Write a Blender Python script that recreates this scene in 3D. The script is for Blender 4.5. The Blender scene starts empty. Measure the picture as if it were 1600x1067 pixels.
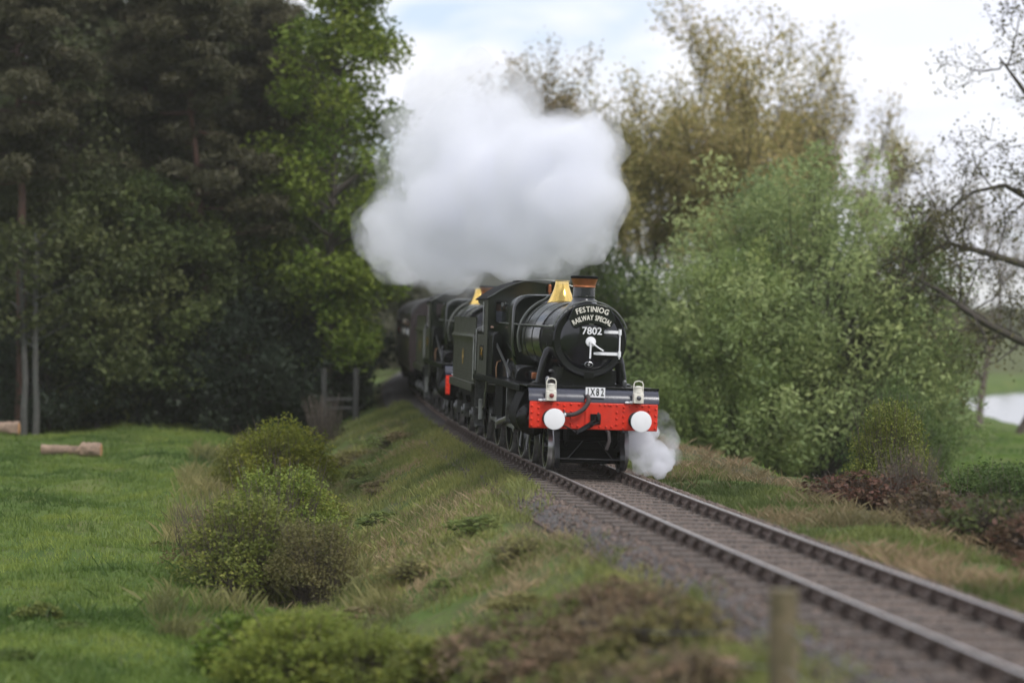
import bpy, bmesh, math, random
import numpy as np
from mathutils import Vector, Matrix, Euler

sc = bpy.context.scene
col = sc.collection
R = math.radians

# ------------------------------------------------------------------ camera
F = 3700.0            # focal length in pixels of the 1600 px wide photograph
HZ = 486.0            # image row of the horizon
HAZE = 0.00028
CAMH = 3.22           # camera height above the rail tops
cam_d = bpy.data.cameras.new('camera')
cam = bpy.data.objects.new('camera', cam_d)
col.objects.link(cam)
cam.location = (0, 0, CAMH)
cam.rotation_euler = (R(90) - math.atan((533.5 - HZ) / F), 0, 0)
cam_d.sensor_width = 36.0
cam_d.lens = F / 1600 * 36
cam_d.clip_start = 0.3
cam_d.clip_end = 6000
cam_d.dof.use_dof = True
cam_d.dof.focus_distance = 51.5
cam_d.dof.aperture_fstop = 83.25 / 185.0
cam_d.dof.aperture_blades = 0
sc.camera = cam

# ------------------------------------------------------------------ sky and sun
SUN_EL, SUN_AZ = 48.0, 140.0       # azimuth clockwise from +Y (view direction)
world = bpy.data.worlds.new('World')
sc.world = world
world.use_nodes = True
wn = world.node_tree.nodes
wl = world.node_tree.links
wn.clear()
w_out = wn.new('ShaderNodeOutputWorld')
w_bg = wn.new('ShaderNodeBackground')
w_bg.inputs['Strength'].default_value = 0.1
w_sky = wn.new('ShaderNodeTexSky')
w_sky.sky_type = 'NISHITA'
w_sky.sun_disc = False
w_sky.sun_elevation = R(SUN_EL)
w_sky.sun_rotation = R(SUN_AZ)
w_sky.air_density = 1.0
w_sky.dust_density = 1.5
w_tc = wn.new('ShaderNodeTexCoord')
w_sep = wn.new('ShaderNodeSeparateXYZ')
w_add = wn.new('ShaderNodeMath'); w_add.operation = 'ADD'; w_add.inputs[1].default_value = 0.16
w_abs = wn.new('ShaderNodeMath'); w_abs.operation = 'ABSOLUTE'
w_div = wn.new('ShaderNodeVectorMath'); w_div.operation = 'DIVIDE'
w_cmb = wn.new('ShaderNodeCombineXYZ')
w_n1 = wn.new('ShaderNodeTexNoise')
w_n1.inputs['Scale'].default_value = 2.1
w_n1.inputs['Detail'].default_value = 7
w_n1.inputs['Roughness'].default_value = 0.55
w_n1.inputs['Distortion'].default_value = 0.4
w_r1 = wn.new('ShaderNodeValToRGB')
w_r1.color_ramp.elements[0].position = 0.30
w_r1.color_ramp.elements[0].color = (0, 0, 0, 1)
w_r1.color_ramp.elements[1].position = 0.47
w_r1.color_ramp.elements[1].color = (1, 1, 1, 1)
w_n2 = wn.new('ShaderNodeTexNoise')
w_n2.inputs['Scale'].default_value = 3.3
w_n2.inputs['Detail'].default_value = 6
w_r2 = wn.new('ShaderNodeValToRGB')
w_r2.color_ramp.elements[0].position = 0.36
w_r2.color_ramp.elements[0].color = (6.4, 6.6, 7.5, 1)
w_r2.color_ramp.elements[1].position = 0.62
w_r2.color_ramp.elements[1].color = (7.15, 7.25, 7.7, 1)
w_mix = wn.new('ShaderNodeMix'); w_mix.data_type = 'RGBA'
w_sk2 = wn.new('ShaderNodeMix'); w_sk2.data_type = 'RGBA'; w_sk2.inputs['Factor'].default_value = 0.55
w_sk2.inputs['B'].default_value = (5.4, 6.1, 7.5, 1)
wl.new(w_tc.outputs['Generated'], w_sep.inputs[0])
wl.new(w_sep.outputs['Z'], w_abs.inputs[0])
wl.new(w_abs.outputs[0], w_add.inputs[0])
for k in range(3):
    wl.new(w_add.outputs[0], w_cmb.inputs[k])
wl.new(w_tc.outputs['Generated'], w_div.inputs[0])
wl.new(w_cmb.outputs[0], w_div.inputs[1])
wl.new(w_div.outputs[0], w_n1.inputs['Vector'])
wl.new(w_div.outputs[0], w_n2.inputs['Vector'])
wl.new(w_n1.outputs['Fac'], w_r1.inputs[0])
wl.new(w_n2.outputs['Fac'], w_r2.inputs[0])
wl.new(w_sky.outputs[0], w_sk2.inputs['A'])
wl.new(w_r1.outputs[0], w_mix.inputs['Factor'])
wl.new(w_sk2.outputs['Result'], w_mix.inputs['A'])
wl.new(w_r2.outputs[0], w_mix.inputs['B'])
wl.new(w_mix.outputs['Result'], w_bg.inputs['Color'])
wl.new(w_bg.outputs[0], w_out.inputs['Surface'])

sun_d = bpy.data.lights.new('sun', 'SUN')
sun_d.energy = 1.5
sun_d.angle = R(18)
sun_d.color = (1.0, 0.975, 0.94)
sun = bpy.data.objects.new('sun', sun_d)
col.objects.link(sun)
_sd = Vector((math.sin(R(SUN_AZ)) * math.cos(R(SUN_EL)), math.cos(R(SUN_AZ)) * math.cos(R(SUN_EL)), math.sin(R(SUN_EL))))
sun.rotation_euler = _sd.to_track_quat('Z', 'Y').to_euler()

sc.view_settings.view_transform = 'Standard'
sc.view_settings.look = 'None'
sc.view_settings.exposure = 0.65
sc.view_settings.gamma = 1.0
sc.view_settings.use_curve_mapping = False
sc.render.engine = 'CYCLES'
cy = sc.cycles
cy.use_denoising = True
try:
    cy.denoiser = 'OPENIMAGEDENOISE'
except Exception:
    pass
cy.max_bounces = 24
cy.diffuse_bounces = 3
cy.glossy_bounces = 3
cy.transmission_bounces = 4
cy.transparent_max_bounces = 8
cy.volume_bounces = 24
cy.volume_step_rate = 1.0
cy.volume_max_steps = 256
cy.use_adaptive_sampling = True
cy.adaptive_threshold = 0.015
cy.caustics_reflective = False
cy.caustics_refractive = False

# ------------------------------------------------------------------ helpers
def tag(o, label=None, cat=None, group=None, kind=None):
    if label: o['label'] = label
    if cat: o['category'] = cat
    if group: o['group'] = group
    if kind: o['kind'] = kind
    return o

def empty(name, loc=(0, 0, 0), rz=0.0, parent=None):
    o = bpy.data.objects.new(name, None)
    o.empty_display_size = 0.2
    o.location = loc
    o.rotation_euler = (0, 0, rz)
    if parent: o.parent = parent
    col.objects.link(o)
    return o

KIDS = {}
def link(name, me, parent=None):
    o = bpy.data.objects.new(name, me)
    col.objects.link(o)
    if parent:
        o.parent = parent
        KIDS.setdefault(parent.name, []).append(o)
    return o

def copy_tree(o, parent=None, skip=()):
    c = o.copy()
    col.objects.link(c)
    c.parent = parent
    for k in KIDS.get(o.name, []):
        if k.name.split('.')[0] in skip: continue
        kc = copy_tree(k, c, skip)
        KIDS.setdefault(c.name, []).append(kc)
    return c

class MB:
    def __init__(s):
        s.v, s.f = [], []
    def add(s, vs, fs):
        b = len(s.v)
        s.v += [tuple(v) for v in vs]
        s.f += [tuple(i + b for i in f) for f in fs]
        return s
    def box(s, x0, x1, y0, y1, z0, z1):
        return s.add([(x0, y0, z0), (x1, y0, z0), (x1, y1, z0), (x0, y1, z0), (x0, y0, z1), (x1, y0, z1), (x1, y1, z1), (x0, y1, z1)],
                     [(0, 3, 2, 1), (4, 5, 6, 7), (0, 1, 5, 4), (1, 2, 6, 5), (2, 3, 7, 6), (3, 0, 4, 7)])
    def prism(s, poly, a, b, axis='y'):
        n = len(poly)
        def p(u, w, t):
            return {'y': (u, t, w), 'x': (t, u, w), 'z': (u, w, t)}[axis]
        vs = [p(u, w, a) for u, w in poly] + [p(u, w, b) for u, w in poly]
        fs = [tuple(range(n)), tuple(range(2 * n - 1, n - 1, -1))]
        fs += [(i, (i + 1) % n, n + (i + 1) % n, n + i) for i in range(n)]
        return s.add(vs, fs)
    def loft(s, rings, cap=True, closed=True):
        n = len(rings[0])
        vs = [p for r in rings for p in r]
        fs = []
        for k in range(len(rings) - 1):
            for i in range(n if closed else n - 1):
                j = (i + 1) % n
                fs.append((k * n + i, k * n + j, (k + 1) * n + j, (k + 1) * n + i))
        if cap and closed:
            fs.append(tuple(range(n)))
            fs.append(tuple(range((len(rings) - 1) * n, len(rings) * n)))
        return s.add(vs, fs)
    def lathe(s, prof, c=(0, 0, 0), axis='z', n=28, a0=0.0, a1=2 * math.pi, cap=True):
        full = abs(a1 - a0 - 2 * math.pi) < 1e-6
        m = n if full else n + 1
        rings = []
        for r, h in prof:
            ring = []
            for i in range(m):
                a = a0 + (a1 - a0) * i / n
                u, w = r * math.cos(a), r * math.sin(a)
                if axis == 'z': q = (c[0] + u, c[1] + w, c[2] + h)
                elif axis == 'y': q = (c[0] + u, c[1] + h, c[2] + w)
                else: q = (c[0] + h, c[1] + u, c[2] + w)
                ring.append(q)
            rings.append(ring)
        return s.loft(rings, cap and full, full)
    def tube(s, path, r, n=8, cap=True):
        path = [Vector(p) for p in path]
        rs = r if isinstance(r, (list, tuple)) else [r] * len(path)
        rings = []
        up = None
        for i, p in enumerate(path):
            t = (path[min(i + 1, len(path) - 1)] - path[max(i - 1, 0)]).normalized()
            if up is None:
                ref = Vector((0, 0, 1)) if abs(t.z) < 0.9 else Vector((1, 0, 0))
                u = t.cross(ref).normalized()
            else:
                u = (up - t * up.dot(t)).normalized()
            up = u
            w = t.cross(u)
            rings.append([tuple(p + (u * math.cos(2 * math.pi * k / n) + w * math.sin(2 * math.pi * k / n)) * rs[i]) for k in range(n)])
        return s.loft(rings, cap)
    def cyl(s, p0, p1, r, r1=None, n=20):
        return s.tube([p0, p1], [r, r if r1 is None else r1], n)
    def ball(s, c, r, n=12, m=8):
        rx, ry, rz = r if isinstance(r, (list, tuple)) else (r, r, r)
        rings = []
        for k in range(1, m):
            t = math.pi * k / m
            rings.append([(c[0] + rx * math.sin(t) * math.cos(2 * math.pi * i / n), c[1] + ry * math.sin(t) * math.sin(2 * math.pi * i / n), c[2] + rz * math.cos(t)) for i in range(n)])
        b = len(s.v)
        s.loft(rings, cap=True)
        return s
    def build(s, name, mat, parent=None, smooth=True, bevel=0.0, ang=38):
        me = bpy.data.meshes.new(name)
        me.from_pydata(s.v, [], s.f)
        bm = bmesh.new(); bm.from_mesh(me)
        bmesh.ops.recalc_face_normals(bm, faces=bm.faces)
        bm.to_mesh(me); bm.free()
        for m in (mat if isinstance(mat, (list, tuple)) else [mat]):
            me.materials.append(m)
        if smooth:
            me.polygons.foreach_set('use_smooth', [True] * len(me.polygons))
            me.set_sharp_from_angle(angle=R(ang))
        o = link(name, me, parent)
        if bevel:
            b = o.modifiers.new('bevel', 'BEVEL')
            b.width = bevel; b.segments = 2; b.limit_method = 'ANGLE'; b.angle_limit = R(40)
        return o

def np_mesh(name, verts, faces, mat, k=4, tint=None, smooth=False):
    me = bpy.data.meshes.new(name)
    verts = np.asarray(verts, np.float32); faces = np.asarray(faces, np.int32)
    me.vertices.add(len(verts)); me.vertices.foreach_set('co', verts.ravel())
    me.loops.add(faces.size); me.loops.foreach_set('vertex_index', faces.ravel())
    nf = len(faces)
    me.polygons.add(nf)
    me.polygons.foreach_set('loop_start', np.arange(0, nf * k, k, dtype=np.int32))
    me.polygons.foreach_set('loop_total', np.full(nf, k, np.int32))
    if smooth: me.polygons.foreach_set('use_smooth', np.ones(nf, bool))
    me.update(calc_edges=True)
    if tint is not None:
        a = me.attributes.new('tint', 'FLOAT', 'POINT')
        a.data.foreach_set('value', np.asarray(tint, np.float32))
    me.materials.append(mat)
    return me

def srgb(r, g, b):
    f = lambda c: (c / 255 / 12.92) if c / 255 <= 0.04045 else ((c / 255 + 0.055) / 1.055) ** 2.4
    return (f(r), f(g), f(b), 1.0)

# ------------------------------------------------------------------ materials
def mat_new(name):
    m = bpy.data.materials.new(name)
    m.use_nodes = True
    nt = m.node_tree
    b = nt.nodes.get('Principled BSDF')
    return m, nt, b

def paint(name, c, rough=0.35, metal=0.0, var=0.25, scale=6.0, dirt=None, bump=0.0, coat=0.0, dirt_amt=0.5, spec=.5):
    """painted or metal surface with uneven tone, grime and roughness"""
    m, nt, b = mat_new(name)
    N, L = nt.nodes, nt.links
    tc = N.new('ShaderNodeTexCoord')
    n = N.new('ShaderNodeTexNoise'); n.inputs['Scale'].default_value = scale; n.inputs['Detail'].default_value = 6
    L.new(tc.outputs['Object'], n.inputs['Vector'])
    r = N.new('ShaderNodeValToRGB')
    lo = tuple(x * (1 - var) for x in c[:3]) + (1,); hi = tuple(min(1, x * (1 + var)) for x in c[:3]) + (1,)
    r.color_ramp.elements[0].position = 0.3; r.color_ramp.elements[0].color = lo
    r.color_ramp.elements[1].position = 0.7; r.color_ramp.elements[1].color = hi
    L.new(n.outputs['Fac'], r.inputs[0])
    out = r.outputs[0]
    if dirt:
        n2 = N.new('ShaderNodeTexNoise'); n2.inputs['Scale'].default_value = scale * 0.6; n2.inputs['Detail'].default_value = 9
        n2.inputs['Roughness'].default_value = 0.7
        L.new(tc.outputs['Object'], n2.inputs['Vector'])
        r2 = N.new('ShaderNodeValToRGB')
        r2.color_ramp.elements[0].position = 0.48; r2.color_ramp.elements[0].color = (0, 0, 0, 1)
        r2.color_ramp.elements[1].position = 0.72; r2.color_ramp.elements[1].color = (dirt_amt,) * 3 + (1,)
        L.new(n2.outputs['Fac'], r2.inputs[0])
        mx = N.new('ShaderNodeMix'); mx.data_type = 'RGBA'
        L.new(r2.outputs[0], mx.inputs['Factor']); L.new(out, mx.inputs['A']); mx.inputs['B'].default_value = dirt
        out = mx.outputs['Result']
    L.new(out, b.inputs['Base Color'])
    rr = N.new('ShaderNodeMapRange')
    rr.inputs['To Min'].default_value = max(0.03, rough - 0.1); rr.inputs['To Max'].default_value = min(1, rough + 0.15)
    L.new(n.outputs['Fac'], rr.inputs['Value']); L.new(rr.outputs[0], b.inputs['Roughness'])
    b.inputs['Metallic'].default_value = metal
    b.inputs['Specular IOR Level'].default_value = spec
    if coat:
        b.inputs['Coat Weight'].default_value = coat; b.inputs['Coat Roughness'].default_value = 0.15
    if bump:
        bp = N.new('ShaderNodeBump'); bp.inputs['Strength'].default_value = bump; bp.inputs['Distance'].default_value = 0.02
        L.new(n.outputs['Fac'], bp.inputs['Height']); L.new(bp.outputs[0], b.inputs['Normal'])
    return m

M = {}
M['black'] = paint('black_paint', (0.004, 0.0043, 0.0055), 0.20, dirt=(0.008, 0.0075, 0.007, 1), coat=0.1, spec=.36)
M['gloss'] = paint('gloss_black', (0.005, 0.0055, 0.009), 0.07, coat=.5, var=0.15, spec=.5)
M['skytint'] = paint('sky_tinted_black', (0.010, 0.012, 0.028), 0.16, coat=.8, var=.15)  # black paint with the blue sky reflection put into its colour
M['sooty'] = paint('sooty_black', (0.0035, 0.0035, 0.0037), 0.6, dirt=(0.010, 0.009, 0.008, 1), spec=.1)
M['green'] = paint('brunswick_green', (0.0045, 0.0085, 0.0045), 0.18, dirt=(0.012, 0.012, 0.008, 1), coat=0.45, spec=.5)
M['tgreen'] = paint('weathered_green', (0.046, 0.049, 0.030), 0.33, dirt=(0.06, 0.055, 0.038, 1), coat=0.15)
M['red'] = paint('red_paint', (0.68, 0.030, 0.010), 0.40, var=0.1, dirt=(0.30, 0.02, 0.012, 1), dirt_amt=0.5, scale=3.5)
M['white'] = paint('white_paint', (0.82, 0.82, 0.84), 0.45, var=0.03)
M['cream'] = paint('cream_paint', (0.74, 0.71, 0.63), 0.45, var=0.06, dirt=(0.4, 0.36, 0.28, 1), dirt_amt=0.3)
M['brass'] = paint('brass', (0.90, 0.62, 0.19), 0.06, metal=1.0, var=0.08)
M['copper'] = paint('copper', (0.42, 0.15, 0.065), 0.38, metal=0.75, var=0.2, dirt=(0.10, 0.05, 0.03, 1))
M['handrail'] = paint('worn_handrail', (0.16, 0.165, 0.15), 0.35, metal=.6)
M['brasspipe'] = paint('dull_copper', (0.30, 0.17, 0.09), 0.4, metal=.7)
M['steel'] = paint('steel', (0.42, 0.42, 0.43), 0.32, metal=1.0, var=0.2, dirt=(0.07, 0.06, 0.05, 1))
M['motion'] = paint('oily_steel', (0.20, 0.20, 0.205), 0.33, metal=0.9, var=0.3, dirt=(0.02, 0.018, 0.016, 1), dirt_amt=0.8)
M['rubber'] = paint('rubber_hose', (0.045, 0.036, 0.036), 0.6, bump=0.3, scale=30)
M['maroon'] = paint('maroon_paint', (0.020, 0.0125, 0.0135), 0.34, dirt=(0.016, 0.014, 0.014, 1), coat=0.2)
M['roofgrey'] = paint('coach_roof_grey', (0.05, 0.048, 0.052), 0.5, dirt=(0.02, 0.018, 0.018, 1))
M['lens'] = paint('red_lens', (0.20, 0.025, 0.02), 0.08, coat=0.8)
M['lensd'] = paint('dark_lens', (0.06, 0.06, 0.07), 0.06, coat=0.8)
M['glass'] = paint('window_glass', (0.03, 0.035, 0.04), 0.05, coat=0.5)
M['coal'] = paint('coal', (0.015, 0.015, 0.016), 0.4, bump=0.6, scale=14)
M['gold'] = paint('gold_leaf', (0.55, 0.36, 0.10), 0.4, metal=0.6)
M['rust'] = paint('rusty_rail', (0.085, 0.058, 0.047), 0.75, dirt=(0.13, 0.08, 0.05, 1), bump=0.3, scale=9)
M['railtop'] = paint('worn_rail_top', (0.50, 0.48, 0.46), 0.36, metal=0.85, var=0.15)
M['chair'] = paint('cast_iron_chair', (0.08, 0.06, 0.052), 0.8, bump=0.3, dirt=(0.12, 0.08, 0.06, 1), scale=14)
M['sleeper'] = paint('sleeper_timber', (0.09, 0.073, 0.063), 0.85, dirt=(0.155, 0.13, 0.114, 1), bump=0.7, scale=5)
M['post'] = paint('mossy_post', (0.15, 0.12, 0.07), 0.9, dirt=(0.05, 0.058, 0.018, 1), bump=0.8, scale=7, dirt_amt=0.9)
M['oldpost'] = paint('grey_weathered_wood', (0.045, 0.045, 0.043), 0.9, dirt=(0.03, 0.033, 0.025, 1), bump=0.7, scale=6)
M['wire'] = paint('galvanised_wire', (0.24, 0.25, 0.28), 0.5, metal=0.6)
M['bark'] = paint('bark', (0.060, 0.050, 0.042), 0.95, dirt=(0.085, 0.085, 0.055, 1), bump=1.0, scale=4)
M['bark_pale'] = paint('pale_bark', (0.065, 0.063, 0.058), 0.95, dirt=(0.035, 0.07, 0.06, 1), bump=1.0, scale=4)
M['bark_pine'] = paint('pine_bark', (0.075, 0.038, 0.028), 0.95, dirt=(0.035, 0.028, 0.026, 1), bump=1.0, scale=4)
M['twig'] = paint('twigs', (0.115, 0.092, 0.075), 0.95, var=0.3)
M['log'] = paint('cut_log', (0.27, 0.19, 0.135), 0.9, dirt=(0.08, 0.055, 0.04, 1), dirt_amt=.95, bump=0.7, scale=5)
M['logend'] = paint('log_end_grain', (0.42, 0.22, 0.10), 0.9, var=0.3, scale=12)
M['skin'] = paint('skin', (0.52, 0.32, 0.24), 0.5, var=0.06)
m_, nt_, b_ = mat_new('clear_glass')
g_ = nt_.nodes.new('ShaderNodeBsdfTransparent'); x_ = nt_.nodes.new('ShaderNodeMixShader'); x_.inputs[0].default_value = .12
b_.inputs['Base Color'].default_value = (.02, .02, .02, 1); b_.inputs['Roughness'].default_value = .05
nt_.links.new(g_.outputs[0], x_.inputs[1]); nt_.links.new(b_.outputs[0], x_.inputs[2])
nt_.links.new(x_.outputs[0], [n for n in nt_.nodes if n.type == 'OUTPUT_MATERIAL'][0].inputs['Surface'])
M['clear'] = m_
def cloth(name, c): return paint(name, c, 0.85, var=0.15, scale=14)

def foliage_mat(name, trans=0.35):
    """leaf colour from the object's own colour, varied leaf by leaf"""
    m, nt, b = mat_new(name)
    N, L = nt.nodes, nt.links
    N.remove(b)
    out = [n for n in N if n.type == 'OUTPUT_MATERIAL'][0]
    oi = N.new('ShaderNodeObjectInfo')
    at = N.new('ShaderNodeAttribute'); at.attribute_name = 'tint'
    hs = N.new('ShaderNodeHueSaturation')
    h = N.new('ShaderNodeMapRange'); h.inputs['To Min'].default_value = 0.525; h.inputs['To Max'].default_value = 0.468
    v = N.new('ShaderNodeMapRange'); v.inputs['To Min'].default_value = 0.55; v.inputs['To Max'].default_value = 1.5
    L.new(at.outputs['Fac'], h.inputs['Value']); L.new(at.outputs['Fac'], v.inputs['Value'])
    L.new(h.outputs[0], hs.inputs['Hue']); L.new(v.outputs[0], hs.inputs['Value'])
    L.new(oi.outputs['Color'], hs.inputs['Color'])
    d = N.new('ShaderNodeBsdfDiffuse'); t = N.new('ShaderNodeBsdfTranslucent')
    g = N.new('ShaderNodeBsdfGlossy'); g.inputs['Roughness'].default_value = 0.5
    g.inputs['Color'].default_value = (0.5, 0.5, 0.5, 1)
    L.new(hs.outputs[0], d.inputs['Color']); L.new(hs.outputs[0], t.inputs['Color'])
    mx = N.new('ShaderNodeMixShader'); mx.inputs[0].default_value = trans
    L.new(d.outputs[0], mx.inputs[1]); L.new(t.outputs[0], mx.inputs[2])
    mg = N.new('ShaderNodeMixShader'); mg.inputs[0].default_value = 0.02
    L.new(mx.outputs[0], mg.inputs[1]); L.new(g.outputs[0], mg.inputs[2])
    L.new(mg.outputs[0], out.inputs['Surface'])
    return m
M['leaf'] = foliage_mat('leaves', .42)

def steam_mat(name, dens, scale, lo, hi, color=(0.972, 0.974, 1.0), soft=0.2):
    m, nt, b = mat_new(name)
    N, L = nt.nodes, nt.links
    N.remove(b)
    out = [n for n in N if n.type == 'OUTPUT_MATERIAL'][0]
    pv = N.new('ShaderNodeVolumePrincipled')
    pv.inputs['Color'].default_value = color + (1,)
    pv.inputs['Anisotropy'].default_value = 0.2
    tc = N.new('ShaderNodeTexCoord')
    n = N.new('ShaderNodeTexNoise'); n.inputs['Scale'].default_value = scale; n.inputs['Detail'].default_value = 4
    n.inputs['Roughness'].default_value = 0.6
    L.new(tc.outputs['Object'], n.inputs['Vector'])
    r = N.new('ShaderNodeMapRange'); r.inputs['From Min'].default_value = lo; r.inputs['From Max'].default_value = hi
    r.inputs['To Min'].default_value = dens * soft; r.inputs['To Max'].default_value = dens
    L.new(n.outputs['Fac'], r.inputs['Value']); L.new(r.outputs[0], pv.inputs['Density'])
    L.new(pv.outputs[0], out.inputs['Volume'])
    return m

# ------------------------------------------------------------------ the line of the track
_YT = np.arange(-20, 420, 0.5)
_TH = np.interp(_YT, [-20, 20, 36, 51, 65, 78, 94, 106, 120, 140, 170, 230, 420], [9.0, 8.7, 8.0, 7.1, 6.0, 5.0, 4.3, 3.0, 1.5, 0.0, -2.0, -4.0, -8])
_XT = np.concatenate([[0], np.cumsum(-np.tan(np.radians((_TH[1:] + _TH[:-1]) / 2)) * 0.5)])
_XT += 1.59 - np.interp(47.0, _YT, _XT)
_ST = np.concatenate([[0], np.cumsum(np.hypot(np.diff(_XT), 0.5))])
_ST -= np.interp(47.0, _YT, _ST)
CANT = R(2.0)
def xc(Y): return np.interp(Y, _YT, _XT)
def head(Y): return np.radians(np.interp(Y, _YT, _TH))
def at_s(s):
    Y = float(np.interp(s, _ST, _YT))
    return Vector((float(xc(Y)), Y, 0.0))
def place(o, s, a=1.0, b=9.0):
    p, q0, q1 = at_s(s), at_s(s + a), at_s(s + b)
    dv = q1 - q0
    th = math.atan2(-dv.x, dv.y)
    o.location = q0 - dv.normalized() * a
    o.rotation_euler = (0, CANT, th)
    return o

def sstep(a, b, x):
    t = np.clip((np.asarray(x, float) - a) / (b - a), 0, 1)
    return t * t * (3 - 2 * t)

def vnoise(x, y, seed=0):
    """smooth value noise"""
    xi, yi = np.floor(x).astype(np.int64), np.floor(y).astype(np.int64)
    fx, fy = x - xi, y - yi
    fx, fy = fx * fx * (3 - 2 * fx), fy * fy * (3 - 2 * fy)
    def h(a, b):
        n = (a * 374761393 + b * 668265263 + seed * 1442695041) & 0xffffffff
        n = ((n ^ (n >> 13)) * 1274126177) & 0xffffffff
        return ((n ^ (n >> 16)) & 0xffff) / 65535.0
    return (h(xi, yi) * (1 - fx) + h(xi + 1, yi) * fx) * (1 - fy) + (h(xi, yi + 1) * (1 - fx) + h(xi + 1, yi + 1) * fx) * fy
def fbm(x, y, seed=0, o=4):
    r, a, s = 0, 0.5, 1.0
    for k in range(o):
        r = r + a * vnoise(x * s, y * s, seed + k); a *= 0.5; s *= 2.03
    return r

def shore(Y):
    return np.interp(Y, [60, 100, 127, 160, 198, 215, 240], [24, 25.5, 28.6, 31.0, 37.5, 47, 75])
WATER = -3.75
def ground_z(X, Y):
    X, Y = np.asarray(X, float), np.asarray(Y, float)
    d = (X - xc(Y)) * np.cos(head(Y))
    e = -d
    zl = np.interp(e, [0, 1.9, 2.3, 5.4, 6.4, 8.2, 12, 60], [-.42, -.42, -.48, -2.1, -2.25, -1.95, -1.9, -1.8])
    zl = zl + sstep(36, 100, Y) * 0.75 * sstep(5, 9, e)
    zl = zl + sstep(97, 125, Y) * sstep(2.6, 9, e) * 3.2
    zl = zl + np.clip(24.5 - Y, 0, 26) * 0.115 * sstep(2.0, 3.3, e)
    zr = np.interp(d, [0, 1.9, 2.3, 3.4, 6.5, 9, 14, 60], [-.42, -.42, -.46, -.5, -.85, -2.2, -2.9, -3.2])
    z = np.where(d < 0, zl, zr)
    bump = (fbm(X * 0.55, Y * 0.55, 3) - 0.47) * 0.62 + (fbm(X * 1.9, Y * 1.9, 7) - 0.47) * 0.16
    z = z + bump * sstep(2.1, 3.6, np.abs(d))
    # river bed and banks
    rv = sstep(-1.5, 2.5, X - shore(Y)) * (1 - sstep(24, 30, X - shore(Y))) * (1 - sstep(225, 236, Y)) * sstep(70, 85, Y)
    z = z * (1 - rv) + (WATER - 1.2) * rv
    # far land rises into low hills
    far = sstep(232, 640, Y)
    z = z + far * (4.5 + 7.0 * fbm(X * 0.006, Y * 0.006, 11)) * (1 - 0.6 * (1 - sstep(0, 1500, Y)))
    # valley side behind the camera
    z = z + sstep(-25, -260, Y) * (26 + 16 * fbm(X * 0.008, Y * 0.008, 17))
    return z
def gz(x, y): return float(ground_z(np.array([x]), np.array([y]))[0])
def at_px(px, Y): return (px - 800.0) / F * Y
def z_px(py, Y): return CAMH - (py - HZ) / F * Y
# ------------------------------------------------------------------ lettering
def text_geo(s, size, extrude=0.004, offset=0.0, sx=1.0):
    cu = bpy.data.curves.new('lettering', 'FONT')
    cu.body = s; cu.size = size; cu.extrude = extrude; cu.offset = offset
    cu.align_x = 'CENTER'; cu.align_y = 'CENTER'; cu.resolution_u = 3
    o = bpy.data.objects.new('lettering', cu)
    col.objects.link(o)
    dg = bpy.context.evaluated_depsgraph_get()
    me = o.evaluated_get(dg).to_mesh()
    vs = [(v.co.x * sx, v.co.y, v.co.z) for v in me.vertices]
    fs = [tuple(p.vertices) for p in me.polygons]
    o.evaluated_get(dg).to_mesh_clear()
    bpy.data.objects.remove(o); bpy.data.curves.remove(cu)
    return vs, fs
def text_front(mb, s, size, cx, y, cz, rot=0.0, **k):
    vs, fs = text_geo(s, size, **k)
    c, q = math.cos(rot), math.sin(rot)
    mb.add([(cx + c * a - q * b, y - d, cz + q * a + c * b) for a, b, d in vs], fs)

# ------------------------------------------------------------------ wheels
def spoked_wheel(parent, r, x, y, side, spokes, weight=0.0, rot=0.0):
    """disc in the x plane; the outer face looks to side*x"""
    wid = 0.14
    m = MB()
    m.lathe([(r - .035, -wid / 2), (r - .035, wid / 2), (r - .13, wid / 2 - .01), (r - .13, -wid / 2 + .01), (r - .035, -wid / 2)], axis='x', n=40, cap=False)
    m.lathe([(.02, -.11), (.13, -.11), (.15, -.06), (.15, .06), (.13, .11), (.02, .11)], axis='x', n=18)
    for k in range(spokes):
        a = rot + 2 * math.pi * k / spokes
        c, s = math.cos(a), math.sin(a)
        m.tube([(0, .12 * c, .12 * s), (0, (r - .11) * c, (r - .11) * s)], [.05, .03], 5)
    if weight:
        a0, a1 = rot + 3.9 - weight, rot + 3.9 + weight
        pts = [((r - .10) * math.cos(a0 + (a1 - a0) * t / 8), (r - .10) * math.sin(a0 + (a1 - a0) * t / 8)) for t in range(9)]
        m.prism(pts, side * .02, side * .09, 'x')
    w = m.build('wheel', M['black'], parent)
    w.location = (x, y, r)
    t = MB()
    t.lathe([(r - .05, -wid / 2), (r + (0.028 if side > 0 else -.004), -wid / 2), (r + (0.028 if side > 0 else -.003), -wid / 2 + .03), (r, -wid / 2 + .045), (r, wid / 2 - .045),
             (r + (0.028 if side < 0 else -.003), wid / 2 - .03), (r + (0.028 if side < 0 else -.004), wid / 2), (r - .05, wid / 2)], axis='x', n=48, cap=False)
    t.build('tyre', M['steel'], w)
    return w

def arc(r, a0, a1, n, c=(0, 0)):
    return [(c[0] + r * math.cos(a0 + (a1 - a0) * k / n), c[1] + r * math.sin(a0 + (a1 - a0) * k / n)) for k in range(n + 1)]

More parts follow.
